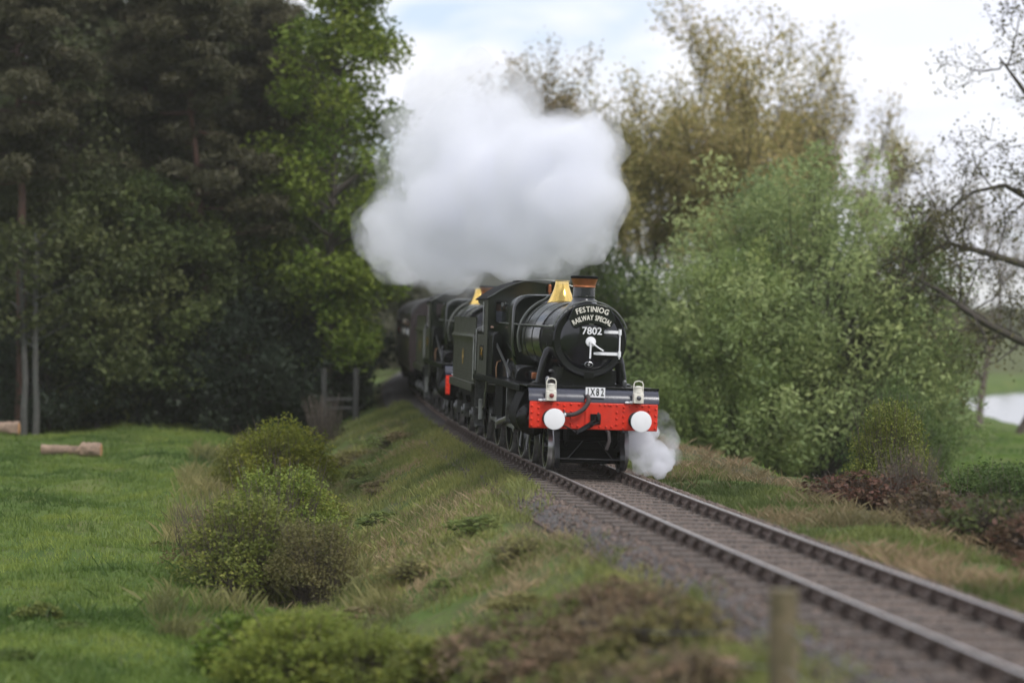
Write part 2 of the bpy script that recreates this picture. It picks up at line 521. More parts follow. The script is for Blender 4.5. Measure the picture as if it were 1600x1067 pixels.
# ------------------------------------------------------------------ locomotive (origin: face of the buffer beam at rail level; x to the photo's right, y to the rear)
SBZ = 2.63       # height of the smokebox centre
def make_loco():
    L = empty('steam_locomotive')
    tag(L, 'leading black steam locomotive with FESTINIOG RAILWAY SPECIAL headboard, 7802 plate and full red buffer beam', 'steam locomotive', 'double headed steam engines')
    # frames
    m = MB()
    for s in (-1, 1):
        m.prism([(.06, .60), (.3, .50), (1.6, .78), (2.2, .62), (3.6, .80), (10.5, .62), (10.5, 1.66), (.06, 1.40)], s * .50 - .02, s * .50 + .02, 'x')
    m.box(-.48, .48, .5, .6, .7, 1.5).box(-.48, .48, 3.4, 3.5, .6, 1.66).box(-.48, .48, 6.1, 6.2, .7, 1.6).box(-.48, .48, 8.4, 8.5, .7, 1.6)
    m.box(-.95, .95, 7.4, 8.9, .55, 1.5)
    m.build('main_frame', M['sooty'], L, bevel=.008)
    # buffer beam, rivets
    m = MB(); m.box(-1.29, 1.29, 0, .05, .865, 1.405)
    bb = m.build('buffer_beam', M['red'], L, bevel=.02)
    m = MB()
    pts = []
    for s in (-1, 1):
        pts += [(s * 1.245, z) for z in (.92, 1.05, 1.18, 1.31)]
        pts += [(s * 1.11, z) for z in (.90, 1.02, 1.15, 1.27, 1.37)]
        pts += [(s * .60, z) for z in (.92, 1.03, 1.14, 1.25, 1.33)]
        pts += [(s * .46, z) for z in (.98, 1.1, 1.22, 1.36)]
        pts += [(s * x, 1.36) for x in (.3, .72, .86, .98)]
    pts += [(x, .93) for x in (-.45, -.32, .12, .25, .36)] + [(.12, 1.36), (.22, 1.36), (.34, 1.36)]
    for x, z in pts:
        m.lathe([(.027, 0), (.024, -.014), (.009, -.026)], (x, 0, z), 'y', 8)
    tag(m.build('rivets', M['red'], bb), kind='stuff')
    MB().box(-.175, -.125, -.022, -.002, .90, 1.40).build('beam_bracket', M['red'], bb, bevel=.006)
    # buffers
    for s in (-1, 1):
        m = MB(); m.lathe([(.17, -.001), (.17, -.03), (.13, -.05), (.115, -.36), (.125, -.37), (.125, -.40)], (s * .863, 0, 1.075), 'y', 24)
        m.cyl((s * .863, -.38, 1.075), (s * .863, -.53, 1.075), .055)
        b = m.build('buffer', M['black'], L)
        m = MB(); m.lathe([(.05, -.515), (.203, -.522), (.208, -.532), (.203, -.543), (.14, -.552), (.05, -.556)], (s * .863, 0, 1.075), 'y', 48)
        m.build('buffer_head', M['white'], b)
    # curved drop plate and front platform
    prof = [(-.004, 1.41), (.004, 1.45), (.022, 1.50), (.05, 1.555), (.09, 1.605), (.14, 1.645), (.19, 1.668)]
    prof2 = [(y + .025, z - .01) for y, z in prof]
    m = MB(); m.prism(prof + prof2[::-1], -1.31, 1.31, 'x')
    m.build('drop_plate', M['skytint'], L)
    m = MB(); m.box(-1.33, 1.33, .17, 1.5, 1.678, 1.70).box(-1.33, 1.33, .17, .20, 1.655, 1.715)
    fp = m.build('front_platform', M['black'], L, bevel=.004)
    m = MB()
    for k in range(20):
        m.lathe([(.014, 0), (.012, -.01), (.004, -.014)], (-1.25 + k * 2.5 / 19, .17, 1.69), 'y', 6)
    tag(m.build('rivets', M['black'], fp), kind='stuff')
    # running plates with valance
    for s in (-1, 1):
        m = MB(); m.box(s * 1.32 if s < 0 else .62, -.62 if s < 0 else 1.32, 1.5, 8.3, 1.66, 1.685)
        m.box(min(s * 1.32, s * 1.295), max(s * 1.32, s * 1.295), 1.5, 10.5, 1.55, 1.66)
        m.box(min(s * 1.30, s * .95), max(s * 1.30, s * .95), 8.3, 10.55, 1.63, 1.67)
        m.build('running_plate', M['black'], L, bevel=.004)
    # smokebox
    m = MB()
    m.lathe([(.60, .84), (.725, .83), (.752, .86), (.752, 1.02), (.742, 1.03), (.742, 2.72), (.75, 2.73), (.75, 2.80)], (0, 0, SBZ), 'y', 56)
    m.prism([(-.62, 1.70), (.62, 1.70), (.50, 1.9), (.46, 2.15), (-.46, 2.15), (-.50, 1.9)], 1.1, 2.7, 'y')
    m.box(-.10, .10, .83, .90, 1.86, 1.98)
    sbx = m.build('smokebox', M['black'], L)
    m = MB()
    for q in (1.0, 1.08):
        for k in range(40):
            a = 2 * math.pi * k / 40
            m.ball((.75 * math.cos(a), q, SBZ + .75 * math.sin(a)), .015, 5, 4)
    tag(m.build('rivets', M['black'], sbx), kind='stuff')
    prof = [(.60, .86), (.605, .835), (.585, .815), (.55, .80), (.45, .775), (.33, .755), (.18, .742), (.05, .738)]
    m = MB(); m.lathe(prof, (0, 0, SBZ), 'y', 64)
    door = m.build('smokebox_door', M['gloss'], L)
    # dart and its two handles
    m = MB(); m.lathe([(.10, .74), (.105, .715), (.09, .70), (.04, .695)], (0, 0, SBZ - .03), 'y', 28)
    m.cyl((0, .74, SBZ - .03), (0, .66, SBZ - .03), .03, n=12)
    m.tube([(0, .685, SBZ - .05), (-.008, .67, SBZ - .22), (-.012, .665, SBZ - .365)], [.022, .018, .02], 10)
    m.tube([(.02, .66, SBZ - .05), (.13, .648, SBZ - .13), (.25, .645, SBZ - .205)], [.022, .016, .018], 10)
    m.build('door_handle', M['white'], door)
    for z, x0 in ((SBZ + .18, .26), (SBZ - .26, .07)):
        m = MB()
        def dy(x, dz): # door front surface
            rr = math.hypot(x, dz); return float(np.interp(rr, [p[0] for p in prof[::-1]], [p[1] for p in prof[::-1]]))
        rings = []
        for k in range(9):
            x = x0 + (.60 - x0) * k / 8
            y = dy(min(x, .585), z - SBZ) - .012
            hh = .030 if k > 0 else .02
            rings.append([(x, y, z - hh), (x, y - .022, z - hh), (x, y - .022, z + hh), (x, y, z + hh)])
        m.loft(rings)
        m.cyl((.605, .80, z - .06), (.605, .80, z + .06), .032, n=12)
        m.build('hinge_strap', M['white'], door)
    m = MB(); m.cyl((.605, .80, SBZ - .36), (.605, .80, SBZ + .22), .016, n=10)
    m.build('hinge_rod', M['white'], door)
    # smokebox number plate and shed plate
    np_ = MB().box(-.235, .265, .70, .735, SBZ + .095, SBZ + .275).build('number_plate', M['gloss'], door, bevel=.006)
    m = MB(); text_front(m, '7802', .205, .015, .697, SBZ + .185, offset=.0035)
    m.build('numerals', M['white'], np_, smooth=False)
    m = MB(); m.lathe([(1, 0), (1, -.012), (.86, -.016), (.86, -.006)], (0, 0, 0), 'y', 28, cap=False)
    m.v = [(-.02 + x * .088, .752 + y, SBZ - .485 + z * .058) for x, y, z in m.v]
    m.ball((-.02, .742, SBZ - .467), (.014, .006, .014), 8, 6); m.ball((-.02, .742, SBZ - .503), (.019, .006, .016), 8, 6)
    m.add([(-.06, .742, SBZ - .481), (.02, .742, SBZ - .481), (.02, .742, SBZ - .489), (-.06, .742, SBZ - .489)], [(0, 1, 2, 3)])
    m.build('shed_plate', M['steel'], door)
    MB().box(-.045, .045, .70, .74, SBZ + .318, SBZ + .334).build('lamp_bracket', M['white'], door)
    # chimney
    m = MB(); cz = 3.30
    cx_, cy_ = 0.0, 1.85
    rings = []
    for t in range(10):
        q = t / 9.0
        rr = .232 + .19 * (1 - q) ** 2.6
        ring = []
        for k in range(40):
            a = 2 * math.pi * k / 40
            x, y = rr * math.cos(a), rr * math.sin(a)
            zb = SBZ + math.sqrt(max(.01, .742 ** 2 - min(abs(x), .7) ** 2)) - .004
            zt = 3.50
            ring.append((x, cy_ + y, zb + (zt - zb) * q ** 1.15))
        rings.append(ring)
    m.loft(rings)
    m.lathe([(.232, 3.49), (.246, 3.50), (.246, 3.525), (.232, 3.53), (.226, 3.72), (.2, 3.72)], (0, cy_, 0), 'z', 40)
    ch = m.build('chimney', M['gloss'], L)
    m = MB(); m.lathe([(.20, 3.70), (.232, 3.705), (.238, 3.72), (.232, 3.735), (.236, 3.76), (.25, 3.81), (.27, 3.865), (.276, 3.885), (.22, 3.885)], (0, cy_, 0), 'z', 40)
    m.build('copper_cap', M['copper'], ch)
    m = MB(); m.lathe([(.21, 3.885), (.282, 3.887), (.287, 3.905), (.284, 3.935), (.25, 3.945), (.20, 3.93), (.19, 3.6)], (0, cy_, 0), 'z', 40, cap=False)
    m.build('chimney_lip', M['sooty'], ch)
    # boiler barrel with bands
    m = MB(); m.lathe([(.745, 2.8), (.755, 2.82), (.845, 5.75), (.86, 6.12)], (0, 0, SBZ), 'y', 64)
    bo = m.build('boiler', M['green'], L)
    for y in (2.84, 3.85, 4.85, 5.92):
        r0 = float(np.interp(y, [2.8, 6.12], [.755, .858]))
        MB().lathe([(r0 - .02, y - .035), (r0 + .008, y - .033), (r0 + .009, y + .033), (r0 - .02, y + .035)], (0, 0, SBZ), 'y', 64, cap=False).build('boiler_band', M['black'], bo)
    # belpaire firebox
    def fb(y, w, zt, rc):
        pts = [(-w * .80, 1.70), (-w * .93, 2.1), (-w, 2.5)]
        pts += arc(rc, math.pi, math.pi / 2, 8, (-w * .985 + rc, zt - rc))
        pts += [(0, zt + .015)]
        pts += arc(rc, math.pi / 2, 0, 8, (w * .985 - rc, zt - rc))
        pts += [(w, 2.5), (w * .93, 2.1), (w * .80, 1.70)]
        return [(x, y, z) for x, z in pts]
    m = MB(); m.loft([fb(6.13, .88, 3.50, .36), fb(6.09, .90, 3.53, .36), fb(6.12, .935, 3.56, .36), fb(6.22, .95, 3.575, .36), fb(8.32, .93, 3.53, .34)])
    m.build('firebox', M['green'], L, ang=50)
    # safety valve bonnet
    m = MB(); by = 5.05; rings = []
    for t in range(12):
        q = t / 11.0
        rr = .15 + .18 * (1 - q) ** 1.8
        ring = []
        for k in range(36):
            a = 2 * math.pi * k / 36
            x, y = rr * math.cos(a), rr * math.sin(a)
            zb = SBZ + math.sqrt(.825 ** 2 - x * x) - .01
            ring.append((x, by + y, zb + (3.87 - zb) * q))
        rings.append(ring)
    m.loft(rings, cap=False)
    m.lathe([(.15, 3.868), (.168, 3.872), (.171, 3.885), (.163, 3.895), (.14, 3.89), (.13, 3.7)], (0, by, 0), 'z', 36, cap=False)
    m.build('safety_valve_bonnet', M['brass'], L)
    # top feed pipes
    for s in (-1, 1):
        m = MB(); path = [(s * .16, 5.30, 3.58), (s * .26, 5.36, 3.52)]
        for k in range(13):
            a = R(68 - k * 7.5)
            path.append((s * .885 * math.cos(a), 5.42, SBZ + .885 * math.sin(a)))
        m.tube(path, .035, 8)
        m.build('feed_pipe', M['handrail'], L)
    # whistles ahead of the cab
    for x in (.16, .30):
        m = MB(); m.cyl((x, 8.15, 3.54), (x, 8.15, 3.66), .02, n=8); m.cyl((x, 8.15, 3.66), (x, 8.15, 3.80), .045, n=12); m.ball((x, 8.15, 3.81), .045, 10, 6)
        m.build('whistle', M['copper'], L)
    # steam pipes to the cylinders
    for s in (-1, 1):
        m = MB(); m.tube([(s * .58, 1.75, 2.46), (s * .72, 1.75, 2.36), (s * .78, 1.75, 2.14), (s * .82, 1.78, 1.90), (s * .85, 1.8, 1.66)], [.09, .10, .105, .11, .12], 16)
        m.lathe([(.19, 0), (.19, .05), (.14, .07)], (s * .85, 1.79, 1.685), 'z', 16)
        m.build('steam_pipe', M['black'], L)
    # handrails
    m = MB()
    hz = 2.90
    for s in (-1, 1):
        m.tube([(s * .985, 8.25, hz + .02), (s * .88, 5.6, hz), (s * .78, 2.7, hz - .01), (s * .76, 1.0, hz - .02)], .016, 8)
        for y in (1.4, 3.0, 4.4, 5.8, 7.2):
            x = np.interp(y, [1, 2.7, 5.6, 8.25], [.76, .78, .88, .985])
            m.ball((s * x, y, hz + np.interp(y, [1, 2.7, 5.6, 8.25], [-.02, -.01, 0, .02])), .028, 8, 6)
            m.cyl((s * x, y, hz), (s * (x - .1), y, hz), .011, n=6)
    a0 = math.acos(.745 / .79)
    m.tube([(-.76, 1.0, hz - .02), (-.757, .92, hz - .01)] + [(-.79 * math.cos(a), .87, SBZ + .79 * math.sin(a)) for a in np.linspace(a0 + .02, math.pi - a0 - .02, 30)] + [(.757, .92, hz - .01), (.76, 1.0, hz - .02)], .015, 8)
    m.build('handrail', M['handrail'], L)
    # cylinders
    for s in (-1, 1):
        poly = [(.72, 1.64), (1.10, 1.66), (1.19, 1.62), (1.33, 1.28), (1.385, 1.10), (1.375, .95), (1.32, .83), (1.22, .72), (1.08, .655), (.95, .65), (.80, .72), (.72, .85)]
        m = MB(); m.prism([(s * x, z) for x, z in poly], 1.40, 2.62, 'y')
        cyb = m.build('cylinder', M['sooty'], L, bevel=.02)
        m = MB(); m.lathe([(.33, 1.40), (.33, 1.36), (.29, 1.335), (.10, 1.325), (.06, 1.28)], (s * 1.05, 0, .99), 'y', 32)
        m.lathe([(.15, 1.40), (.15, 1.33), (.13, 1.31)], (s * 1.0, 0, 1.45), 'y', 20)
        for k in range(12):
            a = 2 * math.pi * k / 12
            m.cyl((s * 1.05 + .305 * math.cos(a), 1.37, .99 + .305 * math.sin(a)), (s * 1.05 + .305 * math.cos(a), 1.335, .99 + .305 * math.sin(a)), .018, n=6)
        m.build('cylinder_cover', M['black'], cyb)
        for y in (1.45, 2.55):
            m = MB()
            m.cyl((s * 1.1, y, .68), (s * 1.12, y, .48), .025, n=8); m.tube([(s * 1.12, y, .5), (s * 1.14, y - .1, .4), (s * 1.15, y - .25, .37)], .02, 7)
            m.build('drain_cock', M['motion'], cyb)
    # slide bars, crosshead, motion bracket
    for s in (-1, 1):
        X = s * 1.07
        m = MB(); m.box(X - .05, X + .05, 2.62, 4.30, 1.15, 1.20).box(X - .05, X + .05, 2.62, 4.30, .86, .91)
        m.box(min(s * .55, s * 1.25), max(s * .55, s * 1.25), 4.18, 4.26, .80, 1.62)
        m.build('slide_bars', M['motion'], L, bevel=.006)
        m = MB(); m.box(X - .075, X + .075, 3.2, 3.55, .90, 1.16); m.cyl((X, 2.6, 1.03), (X, 3.2, 1.03), .045)
        m.cyl((X - .1, 3.42, 1.03), (X + s * .12 + .0, 3.42, 1.03), .07, n=14)
        m.build('crosshead', M['steel'], L, bevel=.01)
    # wheels
    for s in (-1, 1):
        for y in (.95, 3.08):
            spoked_wheel(L, .457, s * .75, y, s, 10)
        for k, y in enumerate((4.71, 6.85, 9.21)):
            spoked_wheel(L, .864, s * .75, y, s, 20, .5 if k == 1 else .32, .12)
        ang = R(-40 if s < 0 else 50)
        cyo, czo = .33 * math.cos(ang), .33 * math.sin(ang)
        m = MB(); xr = s * .93
        m.box(xr - .03, xr + .03, 4.71 + cyo, 9.21 + cyo, .864 + czo - .05, .864 + czo + .05)
        for y in (4.71, 6.85, 9.21):
            m.cyl((xr - .055, y + cyo, .864 + czo), (xr + .055, y + cyo, .864 + czo), .11, n=18)
        m.build('coupling_rod', M['steel'], L, bevel=.006)
        m = MB(); xr = s * 1.06
        m.tube([(xr, 3.42, 1.03), (xr, 6.85 + cyo, .864 + czo)], [.055, .075], 8)
        m.cyl((xr - .06, 6.85 + cyo, .864 + czo), (xr + .06, 6.85 + cyo, .864 + czo), .14, n=18)
        m.build('connecting_rod', M['steel'], L)
    for y, r in ((.95, .457), (3.08, .457), (4.71, .864), (6.85, .864), (9.21, .864)):
        MB().cyl((-.7, y, r), (.7, y, r), .085, n=14).build('axle', M['sooty'], L)
    # dark plates and boxes added in place of the shade under the engine
    m = MB(); m.box(-.60, .60, .60, .64, .16, 1.16).box(-.58, .58, 1.10, 1.16, .30, 1.40).box(-.60, .60, .50, 1.10, 1.16, 1.40).box(-.5, .5, .62, 1.1, .50, .80)
    m.build('frame_shade_plate', M['sooty'], L, bevel=.01)
    m = MB(); m.box(-.64, .64, 3.7, 8.6, .42, 1.62)
    m.build('ashpan_shade_box', M['sooty'], L, bevel=.02)
    # bogie frame with guard irons and stays
    m = MB()
    for s in (-1, 1):
        m.prism([(.42, .50), (.42, .62), (.75, .66), (2.0, .42), (3.3, .66), (3.6, .62), (3.6, .50), (3.1, .40), (2.0, .30), (.9, .40)], s * .60 - .02, s * .60 + .02, 'x')
    m.box(-.6, .6, .40, .46, .44, .62).box(-.6, .6, 1.75, 2.3, .35, .55)
    m.build('bogie_frame', M['sooty'], L, bevel=.006)
    for s in (-1, 1):
        m = MB(); m.loft([[(s * .66 + a, y + b, z) for a, b in ((-.05, 0), (.05, 0), (.05, .03), (-.05, .03))] for y, z in ((.42, .80), (.40, .55), (.30, .38), (.28, .22), (.30, .07))])
        m.build('guard_iron', M['black'], L)
    m = MB(); m.cyl((-.60, .28, .26), (.60, .28, .26), .018, n=8)
    m.tube([(-.45, .28, .27), (-.16, .30, .62)], .018, 7).tube([(.45, .28, .27), (.16, .30, .62)], .018, 7)
    m.tube([(-.16, .30, .62), (.16, .30, .62)], .018, 7)
    m.build('bogie_stay', M['black'], L)
    for s in (-1, 1):
        for y in (3.62, 5.75, 7.85):
            MB().box(s * .75 - .05, s * .75 + .05, y - .06, y + .06, .45, 1.15).build('brake_block', M['sooty'], L)
    # injector and pipes under the cab
    for s in (-1, 1):
        m = MB()
        m.tube([(s * 1.18, 8.6, 1.55), (s * 1.2, 8.8, .95), (s * 1.18, 9.6, .80), (s * 1.15, 10.4, .85)], .035, 8)
        m.cyl((s * 1.2, 9.3, .62), (s * 1.2, 9.3, 1.1), .09, n=12)
        m.build('injector', M['motion'], L); m = MB()
        m.box(s * 1.15 - .09, s * 1.15 + .09, 9.9, 10.45, .40, .44).box(s * 1.15 - .09, s * 1.15 + .09, 9.9, 10.45, .85, .88).box(s * 1.15 - .11, s * 1.15 + .11, 10.42, 10.45, .4, 1.6)
        m.build('cab_step', M['motion'], L)
    # splashers and running plate fittings
    for s in (-1, 1):
        for y in (4.71, 6.85):
            pa = [(y + .98 * math.cos(a), .864 + 1.16 * math.sin(a)) for a in np.linspace(math.pi * .78, math.pi * .22, 14)]
            pa = [p for p in pa if p[1] > 1.69]
            poly = [(pa[0][0], 1.69)] + pa + [(pa[-1][0], 1.69)]
            MB().prism(poly, min(s * .66, s * 1.02), max(s * .66, s * 1.02), 'x').build('splasher', M['black'], L, bevel=.01)
        # front casing with a rounded outer corner and riveted edge
        x0, x1 = .50, 1.14
        poly = [(s * x0, 1.70)] + [(s * x0, 2.01)] + [(s * u, w) for u, w in arc(.24, math.pi / 2, 0, 8, (x1 - .24, 1.77))] + [(s * x1, 1.70)]
        m = MB(); m.prism(poly, 3.62, 3.76, 'y')
        fc = m.build('splasher_front', M['black'], L, bevel=.012)
        m = MB()
        for u, w in arc(.215, math.pi / 2, 0, 5, (x1 - .24, 1.77)) + [(x, 1.985) for x in (.6, .7, .8)]:
            m.ball((s * u, 3.62, w), .014, 6, 4)
        tag(m.build('rivets', M['black'], fc), kind='stuff')
        MB().box(min(s * .56, s * .84), max(s * .56, s * .84), 3.56, 3.615, 1.72, 1.93).build('inspection_cover', M['gloss'], fc, bevel=.01)
    # round topped casing ahead of the cab, reversing rod, pipes
    for s in (-1,):
        w = MB()
        ring = arc(.125, math.pi, 0, 10, (s * 1.085, 2.58))
        w.prism([(s * 1.085 - .125, 1.69)] + ring + [(s * 1.085 + .125, 1.69)], 7.55, 8.29, 'y')
        w.build('fire_iron_casing', M['black'], L, bevel=.03)
        m = MB(); m.box(s * 1.10 - .012, s * 1.10 + .012, 0, 1, -.045, .045)
        p0, p1 = Vector((0, 4.9, 1.80)), Vector((0, 7.8, 2.46))
        m.v = [(x, p0.y + (p1.y - p0.y) * y, p0.z + (p1.z - p0.z) * y + z) for x, y, z in m.v]
        m.build('reversing_rod', M['motion'], L)
        m = MB(); m.tube([(s * 1.0, 6.0, 1.70), (s * 1.03, 6.1, 2.0), (s * .98, 6.3, 2.10)], .02, 8)
        m.build('lubricator_pipe', M['motion'], L)
        m = MB(); m.box(-.86, -.72, 3.0, 3.2, 1.76, 1.90)
        m.build('valve_box', M['copper'], L, bevel=.02)
        m = MB(); m.tube([(s * 1.12, 7.3, 1.69), (s * 1.13, 7.3, 1.9), (s * 1.10, 7.35, 2.02), (s * 1.02, 7.4, 2.05)], .016, 8)
        m.build('drain_pipe', M['brasspipe'], L)
        m = MB(); m.lathe([(.03, 0), (.05, .05), (.05, .14), (.02, .18)], (-.80, 1.05, 1.70), 'z', 10); m.lathe([(.03, 0), (.045, .05), (.045, .12), (.02, .15)], (.72, .72, 1.70), 'z', 10)
        m.lathe([(.05, 0), (.06, .03), (.02, .06)], (-.74, 1.0, 1.96), 'z', 10)
        m.build('lubricator', M['motion'], L)
    # cab: front sheet with window openings, sides with cutouts, roof
    cabw = 1.245
    roof_r = (cabw ** 2 + .46 ** 2) / (2 * .46)
    zc = 3.93 - roof_r
    def rz(x): return zc + math.sqrt(roof_r ** 2 - x * x)
    m = MB(); y0, y1 = 8.32, 8.36
    def sheet(x0, x1, z0, z1a, z1b=None):
        z1b = z1a if z1b is None else z1b
        m.prism([(x0, z0), (x1, z0), (x1, z1b), (x0, z1a)], y0, y1, 'y')
    for s in (-1, 1):
        a, b, c = s * cabw, s * 1.07, s * .80
        sheet(min(a, b), max(a, b), 1.68, *( (rz(a), rz(b)) if s < 0 else (rz(b), rz(a))))
        sheet(min(b, c), max(b, c), 1.68, 2.93)
        sheet(min(b, c), max(b, c), 3.42, *((rz(b), rz(c)) if s < 0 else (rz(c), rz(b))))
    xs = np.linspace(-.80, .80, 9)
    for k in range(8):
        sheet(xs[k], xs[k + 1], 1.68, rz(xs[k]), rz(xs[k + 1]))
    cab = m.build('cab', M['green'], L, smooth=False)
    for s in (-1, 1):
        m = MB(); xa, xb = sorted((s * cabw, s * (cabw - .025)))
        m.box(xa, xb, 8.36, 10.45, 1.68, 2.62)            # lower side
        m.box(xa, xb, 8.36, 9.05, 2.62, 3.46)              # front pillar
        m.prism([(9.05, 3.30), (9.05, 3.46), (10.55, 3.46), (10.55, 3.38), (9.9, 3.33)], xa, xb, 'x')
        sd = m.build('cab_side', M['tgreen'], cab, bevel=.006)
        m = MB(); m.cyl((s * (cabw + .03), 10.42, 1.75), (s * (cabw + .03), 10.42, 2.75), .015, n=8); m.cyl((s * (cabw + .03), 9.0, 2.68), (s * (cabw + .03), 9.0, 3.4), .012, n=8)
        m.build('cab_handrail', M['steel'], cab)
        m = MB(); m.box(*sorted((s * 1.06, s * .81)), 8.335, 8.345, 2.935, 3.415)
        m.build('cab_window', M['clear'], cab)
        m = MB()
        for q in ((1.085, 1.06, 2.91, 3.44), (.81, .785, 2.91, 3.44)): m.box(*sorted((s * q[0], s * q[1])), 8.305, 8.32, q[2], q[3])
        m.box(*sorted((s * 1.06, s * .81)), 8.305, 8.32, 2.91, 2.935).box(*sorted((s * 1.06, s * .81)), 8.305, 8.32, 3.415, 3.44)
        m.build('window_frame', M['black'], cab)
        pl = MB().box(*sorted((s * (cabw + .002), s * (cabw + .02))), 9.05, 9.75, 2.02, 2.38).build('cab_number_plate', M['black'], L, bevel=.004)
        vs, fs = text_geo('7802', .30, .004, .004)
        MB().add([(s * (cabw + .021 + d), 9.40 + (a if s > 0 else -a), 2.20 + b) for a, b, d in vs], fs).build('numerals', M['brass'], pl, smooth=False)
    m = MB(); xs = np.linspace(-cabw - .04, cabw + .04, 23); rings = []
    for x in xs:
        z = rz(max(-cabw, min(cabw, x))) - (.03 if abs(x) > cabw else 0)
        rings.append([(x, 8.16, z), (x, 8.16, z + .03), (x, 10.75, z + .03), (x, 10.75, z)])
    m.loft(rings)
    rf = m.build('cab_roof', M['sooty'], cab)
    m = MB(); path = [(x, 8.16, rz(max(-cabw, min(cabw, x))) + .015) for x in xs]
    m.tube(path, .02, 6)
    m.build('rain_strip', M['handrail'], cab)
    m = MB(); m.box(-.5, .5, 9.0, 9.9, 4.0, 4.03); m.v = [(x, y, rz(x) + .035 + (z - 4.0)) for x, y, z in m.v]
    m.build('roof_ventilator', M['sooty'], cab)
    MB().box(-1.2, 1.2, 8.4, 10.5, 1.60, 1.63).build('cab_floor', M['sooty'], cab)
    m = MB(); m.box(-.8, .8, 8.37, 8.5, 1.7, 3.2)
    m.build('backhead', M['sooty'], cab, bevel=.05)
    # vacuum standpipe and hose
    m = MB(); m.cyl((-.15, -.04, 1.40), (-.15, -.04, 1.535), .03, n=12); m.lathe([(.05, 0), (.05, .03), (.03, .05)], (-.15, -.04, 1.42), 'z', 12)
    vp = m.build('vacuum_standpipe', M['red'], L)
    m = MB(); pth = [(-.15, -.05, 1.53), (-.145, -.10, 1.51), (-.135, -.13, 1.45), (-.16, -.14, 1.37), (-.24, -.145, 1.27), (-.36, -.14, 1.19), (-.47, -.12, 1.155), (-.56, -.09, 1.15), (-.62, -.05, 1.17)]
    from mathutils import geometry as _g
    fine = []
    for k in range(len(pth) - 1):
        p, q = Vector(pth[k]), Vector(pth[k + 1])
        a = Vector(pth[max(k - 1, 0)]); b = Vector(pth[min(k + 2, len(pth) - 1)])
        fine += list(_g.interpolate_bezier(p, p + (q - a) / 6, q - (b - p) / 6, q, 6))[:-1]
    fine.append(Vector(pth[-1]))
    rr = [.043 + (.004 if k % 2 else 0) for k in range(len(fine))]
    m.tube(fine, rr, 12)
    m.build('vacuum_hose', M['rubber'], L)
    m = MB(); m.lathe([(.06, 0), (.06, .04), (.05, .06)], (-.60, -.08, 1.12), 'z', 12); m.tube([(-.60, -.10, 1.16), (-.605, -.11, 1.24)], .012, 6)
    m.build('hose_dummy', M['steel'], L)
    # drawhook and screw coupling swung to the photo's left
    m = MB(); m.box(-.07, .14, -.03, -.002, .98, 1.18)
    m.tube([(.04, 0, 1.08), (.04, -.16, 1.08), (.04, -.26, 1.07), (.045, -.33, 1.11), (.045, -.33, 1.18), (.045, -.27, 1.21)], [.05, .05, .055, .05, .04, .02], 10)
    hk = m.build('drawhook', M['black'], L)
    m = MB()
    for o in (-.035, .035):
        m.tube([(.05, -.29 + o * .5, 1.07 + o), (-.16, -.30 + o * .5, .95 + o), (-.38, -.28 + o * .4, .815 + o * .8)], .018, 8)
    m.cyl((-.10, -.36, .96), (-.10, -.20, 1.0), .035, n=10)
    m.tube([(-.06, -.30, 1.0), (-.36, -.29, .82)], .024, 8)
    m.tube([(-.38, -.28, .82), (-.52, -.2, .89), (-.64, -.10, .95)], .018, 8)
    m.ball((-.14, -.31, .93), .04, 10, 7)
    m.build('screw_coupling', M['black'], hk)
    m = MB(); m.tube([(.28, .1, .86), (.30, -.06, .82), (.31, -.10, .66), (.26, -.08, .48)], .035, 9)
    m.build('steam_heat_hose', M['rubber'], L)
    # lamp irons (white)
    m = MB()
    for x in (-1.02, .72):
        m.ball((x - .06, -.03, 1.425), (.05, .02, .025), 8, 6); m.ball((x + .03, -.03, 1.43), (.05, .02, .03), 8, 6)
    m.build('lamp_iron', M['white'], L)
    return L

